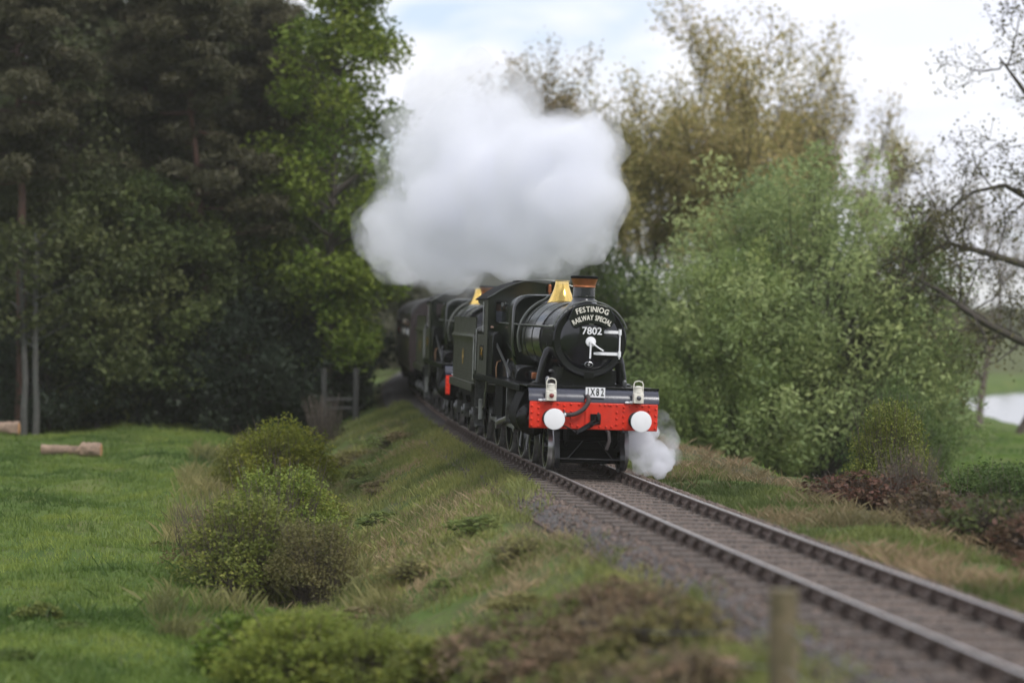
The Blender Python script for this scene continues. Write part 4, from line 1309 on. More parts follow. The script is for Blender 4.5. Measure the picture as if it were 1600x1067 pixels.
for y, c, hcol, lab in pp:
    wy = min([1.4 + k * 2.25 for k in range(8)], key=lambda w: abs(w + .6 - y)) + .55
    person(lab, c, hcol, on(coach, -1.02, wy, 2.22), (R(4), R(-33), coach.rotation_euler.z), 'passengers leaning out of the carriage')

# ------------------------------------------------------------------ wire fence in the foreground, posts by the wood, logs
fence = empty('wire_fence', (2.0, 18, 0)); FO = Vector(fence.location)
tag(fence, 'wire fence with a thick mossy post below the ballast in the foreground', 'fence')
def post(parent, x, y, ztop, r, mat, name='post', org=FO, lean=0.0):
    zb = gz(x, y) - .35
    mb = MB(); rr = random.Random(int(x * 100 + y))
    rings = []
    for k in range(8):
        q = k / 7.0; z = zb + (ztop - zb) * q
        rings.append([(x + lean * q + (r * (1.05 - .08 * q) * (1 + rr.uniform(-.05, .05))) * math.cos(t), y + r * (1.05 - .08 * q) * math.sin(t), z + (rr.uniform(-.015, .0) if k == 7 else 0)) for t in np.linspace(0, 2 * math.pi, 15)[:-1]])
    mb.loft(rings); mb.v = [tuple(Vector(p) - org) for p in mb.v]
    return mb.build(name, mat, parent, bevel=.006)
PX, PY = at_px(1225, 22.0), 22.0
post(fence, PX, PY, z_px(920, 22.0), .140, M['post'])
post(fence, at_px(912, 29), 29.0, z_px(956, 29.0), .04, M['oldpost'])
PX3, PY3 = at_px(1640, 14.5), 14.5
post(fence, PX3, PY3, .75, .06, M['post'])
for f0, f1, f2 in ((.33, .30, .28), (.72, .55, .68)):
    z0 = z_px(920, 22.0) - f0
    pth = []
    a = Vector((at_px(912, 29), 29.0, z_px(956, 29.0) - f1 * .4)); b = Vector((PX, PY - .145, z0)); c = Vector((PX3, PY3, .75 - f2))
    for k in range(9): t = k / 8; pth.append(a.lerp(b, t) - Vector((0, 0, .10 * math.sin(math.pi * t))))
    for k in range(1, 9): t = k / 8; pth.append(b.lerp(c, t) - Vector((0, 0, .06 * math.sin(math.pi * t))))
    mb = MB(); mb.tube([p - FO for p in pth], .005, 6); mb.build('wire', M['wire'], fence)

gate = empty('old_wooden_gate', (at_px(532, 88), 88, 0)); GO = Vector(gate.location)
tag(gate, 'grey weathered wooden gate between two posts at the edge of the wood', 'gate')
gx0, gx1 = at_px(506, 88), at_px(556, 88)
for x in (gx0, gx1): post(gate, x, 88, z_px(575, 88), .11, M['oldpost'], org=GO)
gzb = z_px(650, 88)
for k in range(2):
    mb = MB(); mb.box(gx0 + .1 - GO.x, gx1 - .1 - GO.x, -.03, .03, gzb + .25 + .33 * k, gzb + .36 + .33 * k)
    mb.build('rail', M['oldpost'], gate, bevel=.006)

def log(px0, px1, py, Y, r, label, endpx=None):
    x0, x1 = at_px(px0, Y), at_px(px1, Y)
    zc_ = gz((x0 + x1) / 2, Y) + r * .85
    l = empty('cut_log', ((x0 + x1) / 2, Y, zc_))
    tag(l, label, 'log', 'cut logs on the grass by the wood')
    h = (x1 - x0) / 2
    rr = random.Random(int(px0))
    mb = MB(); rings = []
    for k in range(9):
        x = -h + 2 * h * k / 8
        rings.append([(x, -.25 * h * (x / max(h, .01)) * .4 + r * (1 + rr.uniform(-.16, .13)) * math.cos(t), r * (1 + rr.uniform(-.16, .13)) * math.sin(t) - .03 * x) for t in np.linspace(0, 6.283, 13)[:-1]])
    mb.loft(rings); mb.build('trunk', M['log'], l)
    for sgn in (-1, 1):
        mb = MB(); mb.lathe([(.01, sgn * .012), (r * .85, sgn * .01), (r * .9, 0)], (sgn * h, -.1 * h * sgn, -.03 * sgn * h), 'x', 12); mb.build('cut_end', M['logend'], l)
    return l
log(-14, 30, 662, 84, .26, 'thick cut log at the very left edge of the meadow')
log(64, 128, 686, 77, .17, 'long pale log lying in the grass before the dark wood')
log(126, 158, 693, 76.4, .25, 'short thick orange-brown log touching the end of the long pale one')
# ------------------------------------------------------------------ vegetation
def rot_dirs(rng, n):
    v = rng.normal(size=(n, 3)); return v / np.linalg.norm(v, axis=1, keepdims=True)
def leaf_quads(rng, pts, size, aspect=1.6, up=0.3):
    """one small pointed quad per point"""
    n = len(pts)
    nrm = rot_dirs(rng, n); nrm[:, 2] = np.abs(nrm[:, 2]) + up
    nrm /= np.linalg.norm(nrm, axis=1, keepdims=True)
    t = np.cross(nrm, rot_dirs(rng, n)); t /= np.linalg.norm(t, axis=1, keepdims=True) + 1e-9
    b = np.cross(nrm, t)
    sz = size * rng.uniform(.6, 1.35, (n, 1))
    L_ = t * sz * aspect * .5; W = b * sz * .5
    v = np.stack([pts - L_, pts + W - L_ * .1, pts + L_, pts - W - L_ * .1], 1)
    return v.reshape(-1, 3)
def quad_faces(n): return np.arange(n * 4).reshape(n, 4)
def tubes_mesh(name, segs, mat, sides=5):
    """segs: list of (points array, radii)"""
    V = []; Fc = []; base = 0
    for P, Rr in segs:
        P = np.asarray(P, float); k = len(P)
        T = np.gradient(P, axis=0); T /= np.linalg.norm(T, axis=1, keepdims=True) + 1e-9
        ref = np.where(np.abs(T[:, 2:3]) > .9, [[1., 0, 0]], [[0., 0, 1.]])
        U = np.cross(T, ref); U /= np.linalg.norm(U, axis=1, keepdims=True) + 1e-9
        W = np.cross(T, U)
        sd = sides if max(Rr) > .03 else 3
        a = np.arange(sd) * 2 * math.pi / sd
        ring = P[:, None] + (U[:, None] * np.cos(a)[None, :, None] + W[:, None] * np.sin(a)[None, :, None]) * np.asarray(Rr)[:, None, None]
        V.append(ring.reshape(-1, 3))
        i = np.arange(k - 1)[:, None] * sd; j = np.arange(sd)[None]
        j2 = (j + 1) % sd
        Fc.append(np.stack([base + i + j, base + i + j2, base + i + sd + j2, base + i + sd + j], -1).reshape(-1, 4))
        base += k * sd
    return np_mesh(name, np.concatenate(V), np.concatenate(Fc), mat, smooth=True)

def branching(rng, p, d, length, rad, depth, segs, tips, spread=.6, kids=3, up=.15, shrink=.72, wob=.16, twig_r=.006, inner=None):
    n = 5
    pts = [p]; q = p.copy(); dd = d.copy()
    for k in range(n - 1):
        dd = dd + rng.normal(size=3) * wob + np.array([0, 0, up * .25]); dd /= np.linalg.norm(dd)
        q = q + dd * length / (n - 1); pts.append(q)
    r1 = max(rad * .6, twig_r)
    segs.append((np.array(pts), np.linspace(rad, r1, n)))
    if inner is not None and depth <= 2: inner.extend(pts[2:])
    if depth == 0:
        tips.append((q, dd)); return
    m = kids if depth > 1 else kids + 1
    for k in range(m):
        t = rng.uniform(.45, 1.0) if k else 1.0
        i = min(int(t * (n - 1)), n - 1); o = pts[i]
        nd = dd + rng.normal(size=3) * spread + np.array([0, 0, up]); nd /= np.linalg.norm(nd)
        branching(rng, o, nd, length * shrink * rng.uniform(.75, 1.2), max(r1 * rng.uniform(.55, .85), twig_r), depth - 1, segs, tips, spread, kids, up, shrink, wob, twig_r, inner)

PROTO = {}
def proto(name, wood, crown_v=None, tint=None, bark='bark'):
    tm = tubes_mesh('trunk', wood, M[bark])
    cm = None
    if crown_v is not None:
        cm = np_mesh('crown', crown_v, quad_faces(len(crown_v) // 4), M['leaf'], tint=np.repeat(tint, 4))
    PROTO[name] = (tm, cm)

def clump_crown(rng, centers, rads, per, size, aspect=1.6, up=.3, flat=.8):
    """leaves spread through clumps; each clump keeps its own tone"""
    P = []; T = []
    for c, r_ in zip(centers, rads):
        n = int(per * (r_ ** 2))
        d_ = rot_dirs(rng, n); rr = r_ * rng.uniform(.15, 1, (n, 1)) ** .55
        q = c + d_ * rr * np.array([1, 1, flat]); P.append(q)
        T.append(np.clip(rng.normal(.5, .11, n) + rng.normal(0, .16), 0, 1))
    P = np.concatenate(P); T = np.concatenate(T)
    return leaf_quads(rng, P, size, aspect, up), T

# broadleaf trees of the wood's edge: trunk, limbs, clumped crown
def broadleaf(name, seed, H, W, z0, n, cr, per, size, lean=0.0, bark='bark', trunk_r=.2, prof=None):
    rng = np.random.default_rng(seed)
    segs = []
    top = np.array([lean, 0, H * .86])
    tp = np.stack([np.array([lean * (k / 7) ** 1.5 + rng.normal(0, .05), rng.normal(0, .05), H * .86 * k / 7]) for k in range(8)])
    segs.append((tp, np.linspace(trunk_r, .04, 8)))
    C = []; RR = []
    prof = prof or [(0, .55), (.25, .95), (.55, 1.0), (.8, .7), (1, .2)]
    for k in range(n):
        q = rng.uniform(0, 1); a = rng.uniform(0, 6.283)
        w = W * np.interp(q, [p[0] for p in prof], [p[1] for p in prof]) * rng.uniform(.35, 1.08) ** .6 * (1 + .25 * math.sin(3 * a + seed) * math.sin(5 * q + seed))
        z = z0 + (H - z0) * q
        c = np.array([lean * (z / H) ** 1.5 + w * math.cos(a), w * math.sin(a), z])
        C.append(c); RR.append(cr * rng.uniform(.6, 1.35))
        if rng.uniform() < .6:
            zt = max(.15 * H, z - w * rng.uniform(.3, .9)); b = np.array([lean * (zt / H) ** 1.5, 0, zt])
            mid = (b + c) / 2 + rng.normal(0, .12, 3) + np.array([0, 0, .15])
            segs.append((np.stack([b, mid, c]), np.array([.05 + trunk_r * .15, .035, .012])))
    v, t = clump_crown(rng, C, RR, per, size)
    proto(name, segs, v, t, bark)

broadleaf('spring', 1, 18.0, 2.9, 2.6, 125, .95, 210, .135, .5, trunk_r=.26, prof=[(0, .5), (.25, .85), (.45, 1.0), (.62, .95), (.8, .62), (1, .3)])
broadleaf('spring2', 2, 12.0, 3.4, 1.2, 100, 1.0, 190, .145, -.3)
broadleaf('dark', 3, 14.5, 3.8, 1.5, 115, 1.15, 150, .155, .2)
broadleaf('dark2', 4, 10.5, 3.4, .4, 100, 1.1, 160, .155, 0)
broadleaf('under', 5, 5.2, 2.8, .05, 70, .9, 180, .14, 0, trunk_r=.12)

def pine(name, seed, H, cz, W, n, lean=0.0):
    rng = np.random.default_rng(seed); segs = []
    tp = np.stack([np.array([lean * (k / 8) ** 1.3 + rng.normal(0, .06), rng.normal(0, .06), H * .95 * k / 8]) for k in range(9)])
    segs.append((tp, np.linspace(.24, .05, 9)))
    C = []; RR = []
    for k in range(n):
        z = rng.uniform(cz, H); a = rng.uniform(0, 6.283)
        w = W * (1 - .55 * (z - cz) / (H - cz)) * rng.uniform(.25, 1.05)
        b = np.array([lean * (z / H) ** 1.3, 0, z - .2]); c = b + np.array([w * math.cos(a), w * math.sin(a), rng.uniform(-.1, .7)])
        segs.append((np.stack([b, (b + c) / 2 + np.array([0, 0, -.15]), c]), np.array([.055, .04, .012])))
        for q in (1.0, .68):
            C.append(b + (c - b) * q + rng.normal(0, .15, 3)); RR.append(rng.uniform(.5, .95))
    for k in range(2):                                   # dead lower branches
        z = rng.uniform(cz * .45, cz); a = rng.uniform(0, 6.283); w = rng.uniform(.6, 1.8)
        b = np.array([lean * (z / H) ** 1.3, 0, z]); segs.append((np.stack([b, b + np.array([w * math.cos(a), w * math.sin(a), -.1])]), np.array([.03, .008])))
    v, t = clump_crown(rng, C, RR, 420, .11, 2.8, .1, .5)
    proto(name, segs, v, t, 'bark_pine')
pine('pine', 11, 18.0, 9.0, 3.4, 60, .7)
pine('pine2', 12, 17.5, 7.5, 3.8, 66, -1.0)

# tall budding tree, bare tree and old oak: real branching down to the twigs
def twiggy(name, seed, H, depth, kids, spread, up, rad, shrink, l0, buds=0, bsize=.12, bspread=.35, bark='bark', stems=1, wob=.16, twig_r=.011, lead=(0, 0, 1)):
    rng = np.random.default_rng(seed); segs = []; tips = []; inner = []
    for k in range(stems):
        d = np.array(lead, float) + rng.normal(size=3) * (.0 if stems == 1 else .28); d[2] = abs(d[2]); d /= np.linalg.norm(d)
        branching(rng, np.array([rng.normal(0, .3) if stems > 1 else 0., rng.normal(0, .3) if stems > 1 else 0., 0.]), d, l0 * H, rad, depth, segs, tips, spread, kids, up, shrink, wob, twig_r, inner)
    v = t = None
    if buds:
        c = np.array([q for q, _ in tips] + inner)
        P = np.repeat(c, buds, 0) + rng.normal(0, bspread, (len(c) * buds, 3))
        tone = np.repeat(rng.normal(.5, .2, len(c)), buds)
        t = np.clip(tone + rng.normal(0, .12, len(P)), 0, 1)
        v = leaf_quads(rng, P, bsize)
    proto(name, segs, v, t, bark)
    return len(segs), len(tips)
twiggy('budding', 21, 20, 5, 3, .42, .30, .30, .70, .30, buds=9, bsize=.105, bspread=.30, twig_r=.014)
twiggy('budding2', 22, 18, 5, 3, .40, .36, .26, .70, .30, buds=8, bsize=.105, bspread=.30, stems=2, twig_r=.014)
twiggy('bare', 23, 14, 5, 3, .40, .30, .20, .70, .32, buds=1, bsize=.10, bspread=.3, bark='twig', twig_r=.012)
twiggy('oak', 24, 15, 5, 3, .72, .10, .34, .72, .24, buds=1, bsize=.07, bspread=.25, wob=.26, twig_r=.011)

# grey-green sallow: many stems from the ground with narrow pale leaves
def willow(name, seed, H, W, n, per, size, z0=.3, aspect=2.6, power=.5, cr=.72, lobes=0.0):
    rng = np.random.default_rng(seed); segs = []; C = []; RR = []
    for k in range(n):
        a = rng.uniform(0, 6.283); w = rng.uniform(0, 1) ** power
        zt = z0 + (H - z0) * math.sqrt(max(.02, 1 - w * w * .92)) * rng.uniform(.25, 1.0) ** .5
        if lobes and k % 3 == 0: zt = z0 + rng.uniform(0, .35) * H; w = rng.uniform(.55, 1.0)
        lb = 1 + lobes * (math.sin(3 * a + seed) * math.cos(2.2 * zt + seed) + .6 * math.sin(5 * a + 1.3 * zt)) + rng.normal(0, lobes * .35)
        c = np.array([W * w * lb * math.cos(a), W * w * lb * math.sin(a), zt * (1 + .35 * (lb - 1)) + (rng.exponential(.25) if lobes else 0)])
        b = np.array([rng.normal(0, .25), rng.normal(0, .25), 0])
        mid = b * .4 + c * .6 * np.array([.75, .75, 1]) + rng.normal(0, .15, 3)
        segs.append((np.stack([b, (b + mid) / 2 + rng.normal(0, .08, 3), mid, c]), np.array([.05, .035, .022, .008])))
        C.append(c); RR.append(cr * rng.uniform(.6, 1.3))
    v, t = clump_crown(rng, C, RR, per, size, aspect, .2, 1.05)
    proto(name, segs, v, t, 'bark')
willow('willow', 31, 8.0, 4.2, 430, 330, .058, aspect=3.2, lobes=.14)
willow('hedge', 32, 5.0, 3.2, 190, 260, .085, .1, 1.7, lobes=.2)
def shrub(name, seed, H, W, n, per, size, cr=.34, aspect=1.6, z0=.1, twigs=60):
    rng = np.random.default_rng(seed); segs = []; C = []; RR = []
    for k in range(n):
        a = rng.uniform(0, 6.283); w = rng.uniform(0, 1) ** .55
        zt = z0 + (H - z0) * math.sqrt(max(.03, 1 - w * w * .95)) * rng.uniform(.2, 1.05) ** .6
        c = np.array([W * w * math.cos(a), W * w * math.sin(a), zt])
        b = np.array([rng.normal(0, W * .22), rng.normal(0, W * .22), 0])
        segs.append((np.stack([b, (b + c) / 2 + rng.normal(0, .07, 3), c]), np.array([.018, .013, .005])))
        C.append(c); RR.append(cr * rng.uniform(.6, 1.3))
    for k in range(twigs):
        a = rng.uniform(0, 6.283); w = W * rng.uniform(.1, 1.0); c = np.array([w * math.cos(a), w * math.sin(a), H * rng.uniform(.55, 1.12)])
        b = c * np.array([.3, .3, 0]); segs.append((np.stack([b, (b + c) / 2 + rng.normal(0, .1, 3), c]), np.array([.012, .009, .004])))
    v, t = clump_crown(rng, C, RR, per, size, aspect, .3, .9)
    proto(name, segs, v, t, 'twig')
shrub('shrub', 41, 2.0, 1.25, 130, 900, .048, .34)
shrub('shrub2', 42, 2.5, 1.35, 140, 700, .048, .36, twigs=130)
shrub('sparse', 43, 2.0, 1.1, 60, 260, .05, .3, twigs=220)
shrub('bramble', 44, 1.1, 1.0, 70, 260, .08, .26, twigs=110)
shrub('weed', 45, .9, .8, 70, 420, .075, .2, 2.2, twigs=20)

LUM = 1.55
def plant(kind, name, x, y, label, cat, color, h=1.0, w=None, rz=0.0, group=None, z=None, tilt=0.0, crown_name='crown', wood_name='trunk', wood_mat=None):
    tm, cm = PROTO[kind]
    w = h if w is None else w
    r_ = empty(name, (x, y, gz(x, y) - .06 if z is None else z), rz)
    r_.rotation_euler = (0, tilt, rz)
    r_.scale = (w, w, h)
    tag(r_, label, cat, group)
    t = link(wood_name, tm, r_)
    if cm:
        c = link(crown_name, cm, r_); c.color = tuple(q * LUM for q in color) + (1,)
    return r_

rp = random.Random(12)
# --- the dark wood on the left -------------------------------------------------------
DK = (.042, .050, .022); DK2 = (.053, .063, .024); PN = (.052, .050, .027); SP = (.098, .136, .022); MD = (.066, .088, .030)
def P(px, Y): return at_px(px, Y), Y
wood = [
 # kind, px, Y, label, colour, h, w
 ('spring', 512, 93, 'bright spring-green tree at the right end of the wood, leaning over the line', SP, .98, 1.02, 0.3),
 ('spring2', 470, 97, 'yellow-green young tree behind and left of the bright leaning one', (.062, .092, .026), 1.0, .85, 1.3),
 ('pine2', 330, 92, 'dark pine with a bent trunk in the middle of the wood', PN, 1.0, 1.0, 0.2),
 ('pine', 34, 88, 'tall pine with a straight reddish trunk at the far left', PN, 1.02, 1.0, 2.0),
 ('pine', 425, 98, 'dark pine crown rising behind the yellow-green young tree', PN, 1.0, 1.1, 4.0),
 ('pine2', 190, 96, 'broad dark pine between the red-trunked pine and the bent pine', PN, 1.08, 1.25, 3.0),
 ('dark', 110, 92, 'dark leafy tree just right of the red-trunked pine', DK, 1.0, .9, 1.0),
 ('dark', 265, 97, 'dark leafy tree left of the bent pine trunk', DK2, .95, .85, 2.2),
 ('spring2', 385, 94, 'olive-green tree right of the bent pine trunk', MD, .88, .8, 0.5),
 ('dark2', 30, 94, 'dark bushy tree behind the two pale trunks', DK2, .95, .9, 2.8),
 ('spring2', 250, 91, 'mid-green bushy tree low in the middle of the wood', (.062, .082, .026), .78, .85, 2.1),
 ('dark2', 150, 90, 'dull green bushy tree above the pale logs', (.058, .072, .026), .9, .85, .7),
]
for k, px, Y, lab, c, h, w, rz in wood:
    x, y = P(px, Y)
    plant(k, 'pine_tree' if 'pine' in k else 'broadleaf_tree', x, y, lab, 'tree', c, h, w, rz)
for i, (px, Y, k, h) in enumerate([(-40, 100, 'dark', 1.1), (70, 104, 'pine2', 1.05), (150, 106, 'dark', 1.2), (300, 105, 'pine', 1.05), (230, 112, 'dark', 1.25), (370, 108, 'dark', 1.1), (460, 110, 'pine2', .95), (0, 112, 'dark', 1.3), (110, 116, 'dark', 1.3), (330, 118, 'dark', 1.3), (430, 122, 'dark', 1.25), (505, 112, 'dark', .95)]):
    x, y = P(px, Y)
    plant(k, 'pine_tree' if 'pine' in k else 'broadleaf_tree', x, y, 'dark tree standing deep in the wood behind the front row', 'tree', DK if k != 'pine2' else PN, h, h * 1.0, rp.uniform(0, 6), group='dark trees deep in the wood')
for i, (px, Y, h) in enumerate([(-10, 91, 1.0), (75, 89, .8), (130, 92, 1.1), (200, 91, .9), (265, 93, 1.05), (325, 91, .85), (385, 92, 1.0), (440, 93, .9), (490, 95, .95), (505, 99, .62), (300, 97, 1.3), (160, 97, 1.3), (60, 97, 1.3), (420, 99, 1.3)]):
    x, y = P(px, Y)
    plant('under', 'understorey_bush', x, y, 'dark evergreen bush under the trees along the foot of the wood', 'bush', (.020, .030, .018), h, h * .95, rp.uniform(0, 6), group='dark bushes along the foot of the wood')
for i, (px, lab) in enumerate([(36, 'left of two pale slim trunks in front of the dark wood'), (56, 'right of two pale slim trunks in front of the dark wood')]):
    x, y = P(px, 86.5)
    rg = np.random.default_rng(50 + i); segs = []
    segs.append((np.stack([np.array([rg.normal(0, .05), rg.normal(0, .05), z]) for z in np.linspace(0, 7.5, 8)]), np.linspace(.15, .06, 8)))
    C = [np.array([rg.normal(0, .8), rg.normal(0, .8), rg.uniform(4.0, 8)]) for _ in range(20)]
    for c in C: segs.append((np.stack([np.array([0, 0, c[2] - .8]), c]), np.array([.03, .01])))
    v, t = clump_crown(rg, C, [.6] * 20, 110, .16)
    proto('slim%d' % i, segs, v, t, 'bark_pale')
    plant('slim%d' % i, 'broadleaf_tree', x, y, lab, 'tree', DK2, 1, 1, 0)

# --- far trees closing the view behind the train ---------------------------------------
HZC = (.085, .088, .055)
for i, (px, Y, k, h, c) in enumerate([(560, 150, 'hedge', 1.2, HZC), (600, 165, 'budding2', .55, HZC), (640, 175, 'hedge', 1.6, HZC), (580, 190, 'budding', .6, HZC), (690, 180, 'budding2', .5, HZC), (760, 185, 'hedge', 1.5, HZC), (830, 170, 'hedge', 1.5, HZC), (620, 215, 'budding', .7, HZC), (720, 215, 'budding2', .6, HZC)]):
    x, y = P(px, Y)
    plant(k, 'broadleaf_tree', x, y, 'hazy grey-brown tree far down the line behind the train', 'tree', c, h, h, rp.uniform(0, 6), group='hazy trees far behind the train')

# --- right-hand trees ---------------------------------------------------------------------
BD = (.245, .215, .085)
right = [
 ('budding', 1085, 112, 'tallest budding tree, brown and yellow-green, behind the steam', 'broadleaf_tree', BD, 1.32, 1.25, .4),
 ('budding2', 925, 116, 'budding tree with brown twigs left of the tallest one, partly behind the steam', 'broadleaf_tree', (.19, .165, .075), 1.22, 1.0, 5.0),
 ('budding', 1215, 108, 'budding yellow-brown tree right of the tallest one', 'broadleaf_tree', BD, 1.12, 1.1, 3.3),
 ('budding2', 1010, 108, 'olive budding tree filling the gap between the steam and the tallest tree', 'broadleaf_tree', (.21, .195, .07), 1.15, 1.1, 4.2),
 ('budding2', 1160, 122, 'budding tree with paler twigs between the tallest tree and the yellow-brown one', 'broadleaf_tree', (.21, .185, .085), 1.3, 1.2, 2.2),
 ('budding', 1265, 118, 'rightmost olive budding tree above the right side of the pale green sallow', 'broadleaf_tree', (.21, .19, .07), .95, 1.0, 5.2),
 ('budding2', 860, 112, 'brown-twigged budding tree farthest left, its lower half lost in the steam', 'broadleaf_tree', (.18, .15, .075), 1.12, .9, 1.0),
 ('bare', 1385, 105, 'slender bare grey tree between the yellow-brown tree and the old oak', 'broadleaf_tree', (.11, .095, .05), 1.15, .9, 3.4),
 ('bare', 1455, 112, 'bare grey tree right of the slender one, its twigs meeting the oak boughs', 'broadleaf_tree', (.12, .10, .055), 1.0, 1.0, 1.2),
 ('bare', 1530, 128, 'bare twiggy tree behind the old oak boughs', 'broadleaf_tree', (.12, .10, .055), 1.2, 1.1, 4.6),
 ('bare', 1590, 120, 'bare twiggy tree at the right edge behind the old oak', 'broadleaf_tree', (.12, .10, .055), 1.1, 1.1, 2.9),
 ('bare', 1310, 118, 'lower bare grey tree rising behind the pale green sallow', 'broadleaf_tree', (.11, .095, .05), .95, .95, 2.4),
 ('hedge', 1010, 96, 'deep green bushy tree right behind the chimney', 'bush', (.050, .078, .020), 1.3, .95, .6),
 ('hedge', 900, 97, 'dark green bush seen just left of the leading chimney under the steam', 'bush', (.045, .065, .022), 1.6, .85, 1.7),
 ('hedge', 950, 104, 'green bush lower down behind the leading engine', 'bush', (.052, .075, .022), 1.05, .9, 2.6),
 ('hedge', 1075, 84, 'yellow-green bush left of the big sallow beside the line', 'bush', (.075, .10, .025), .95, .6, 1.6),
]
for k, px, Y, lab, nm, c, h, w, rz in right:
    x, y = P(px, Y)
    plant(k, nm, x, y, lab, 'tree' if nm != 'bush' else 'bush', c, h, w, rz)
x, y = P(1255, 84)
plant('willow', 'sallow_bush', x, y, 'big rounded pale green sallow right of the engine', 'bush', (.180, .224, .092), 1.34, 1.36, .8)
x, y = P(1160, 82)
plant('willow', 'sallow_bush', x, y, 'smaller pale green sallow close behind the cylinder steam', 'bush', (.16, .21, .07), .95, .72, 2.8)
x, y = P(1400, 76)
plant('hedge', 'sallow_bush', x, y, 'low green bush at the right foot of the big sallow', 'bush', (.062, .095, .030), .70, .5, 1.1)
# old oak standing outside the frame on the right, its boughs reaching in
OK_ = 1.42
x, y = P(1700, 58 * OK_)
plant('oak', 'oak_tree', x, y, 'old oak reaching crooked budding boughs in from the right edge', 'tree', (.11, .105, .04), 1.38, 1.38, 2.2)
oak = [o for o in col.objects if o.name == 'oak_tree'][0]
rg = np.random.default_rng(77); segs = []
def bough(pts, r0, r1):
    pts = np.array(pts, float); segs.append((pts, np.linspace(r0, r1, len(pts)) * OK_))
ox, oy, oz = oak.location
def loc(px, py, Y):
    Y = Y * OK_
    return np.array([at_px(px, Y) - ox, Y - oy, z_px(py, Y) - oz])
bough([loc(1720, 560, 58), loc(1640, 552, 57), loc(1590, 530, 56.5), loc(1540, 505, 56), loc(1500, 478, 56), loc(1465, 452, 56), loc(1440, 440, 56)], .14, .03)
bough([loc(1720, 480, 58), loc(1620, 420, 57.5), loc(1540, 395, 57), loc(1480, 380, 57), loc(1425, 410, 57), loc(1395, 395, 57)], .12, .02)
bough([loc(1720, 400, 58), loc(1640, 330, 58), loc(1570, 290, 58), loc(1520, 300, 58), loc(1470, 340, 58)], .11, .02)
bough([loc(1720, 300, 58), loc(1640, 200, 58), loc(1590, 130, 58), loc(1560, 90, 58)], .12, .02)
tw = []; tips = []; inn = []
for P_, _ in list(segs):
    for k in range(1, len(P_)):
        for q in range(3):
            d = rg.normal(size=3); d[2] += .35; d /= np.linalg.norm(d)
            branching(rg, P_[k] + (P_[k - 1] - P_[k]) * rg.uniform(0, 1), d, rg.uniform(1.0, 2.1), .036, 2, tw, tips, .7, 3, .15, .7, .3, .011, inn)
bm_ = tubes_mesh('bough', segs + tw, M['bark'])
bo = link('bough', bm_, oak); bo.scale = tuple(1 / c for c in oak.scale); bo.rotation_euler = (0, 0, -oak.rotation_euler.z)
c = np.array([q for q, _ in tips] + inn)
pts = np.repeat(c, 3, 0) + rg.normal(0, .2, (len(c) * 3, 3))
v = leaf_quads(rg, pts, .085)
cm = np_mesh('bough_leaves', v, quad_faces(len(v) // 4), M['leaf'], tint=np.repeat(np.clip(np.repeat(rg.normal(.5, .2, len(c)), 3) + rg.normal(0, .1, len(pts)), 0, 1), 4))
lo = link('bough_leaves', cm, oak); lo.scale = bo.scale; lo.rotation_euler = bo.rotation_euler; lo.color = (.115, .11, .042, 1)

# trees on the far bank and the hillside beyond the river
fc = [(.085, .092, .055), (.075, .085, .05), (.105, .10, .065), (.095, .11, .06)]
for i in range(46):
    Y = rp.uniform(238, 520); px = rp.uniform(1330, 1680)
    if i < 12: Y = rp.uniform(236, 252); px = 1360 + i * 13 + rp.uniform(-8, 8)
    elif px > 1490: Y = rp.uniform(380, 560)
    x, y = P(px, Y)
    k = rp.choice(['hedge', 'hedge', 'under', 'dark2', 'budding2'])
    plant(k, 'broadleaf_tree', x, y, 'small far-off tree on the pale hillside beyond the river', 'tree', rp.choice(fc), (rp.uniform(.5, .95) if px < 1490 else rp.uniform(.3, .6)) if i >= 12 else rp.uniform(.28, .5), None, rp.uniform(0, 6), group='far trees beyond the river')

# --- bushes and brambles round the line ----------------------------------------------------
YG = (.105, .125, .020); OL = (.125, .160, .032); RB = (.085, .040, .025)
bush = [
 ('shrub', 443, 65, 'rounded yellow-green bush at the foot of the bank below the wood', (.135, .15, .022), 1.2, 1.15),
 ('shrub', 395, 66.5, 'paler half of the yellow-green bush on its left side', (.12, .13, .028), 1.0, .9),
 ('shrub2', 440, 47, 'tall olive bush in the ditch beside the bank', OL, .92, .95),
 ('shrub2', 385, 44.5, 'sprawling olive bush with brown twigs left of the tall olive one', (.115, .135, .032), .80, .95),
 ('sparse', 335, 47, 'thin brownish thorn bush at the left end of the ditch bushes', (.12, .10, .045), .75, .9),
 ('shrub', 470, 52, 'yellow-green bush between the rounded bush and the tall olive one', (.13, .145, .03), .75, .9),
 ('shrub2', 490, 43.5, 'grey-stemmed bush on the right flank of the ditch bushes', (.11, .105, .04), .6, .65),
 ('under', 440, 80, 'small dark green bush at the end of the meadow', (.032, .058, .016), .30, .42),
 ('sparse', 505, 83, 'dark leafless bush beside the old gate', (.035, .032, .022), .95, .75),
 ('shrub2', 1390, 50, 'yellow-green bush with brown stems at the edge of the right meadow', (.11, .13, .03), .95, .7),
 ('sparse', 1420, 46, 'brown leafless bush in front of the right meadow', (.10, .08, .05), .7, .7),
 ('shrub', 1540, 47, 'green bush at the right edge above the red-brown brambles', (.058, .088, .026), .80, 1.1),
 ('shrub', 1600, 43, 'second green bush cut by the right edge of the picture', (.055, .085, .026), .80, .9),
 ('shrub', 480, 33, 'bright yellow-green bush at the bottom left of the picture', (.135, .165, .032), .58, 1.0),
 ('shrub', 585, 32.2, 'yellow-green bush at the bottom, left of the brown brambles', (.125, .15, .032), .5, .9),
 ('weed', 700, 30.5, 'low yellow-green growth at the bottom between bush and brambles', (.095, .11, .026), .9, 1.0),
 ('weed', 400, 35, 'low bright green growth at the bottom left corner of the bank', (.085, .125, .022), 1.0, 1.2),
]
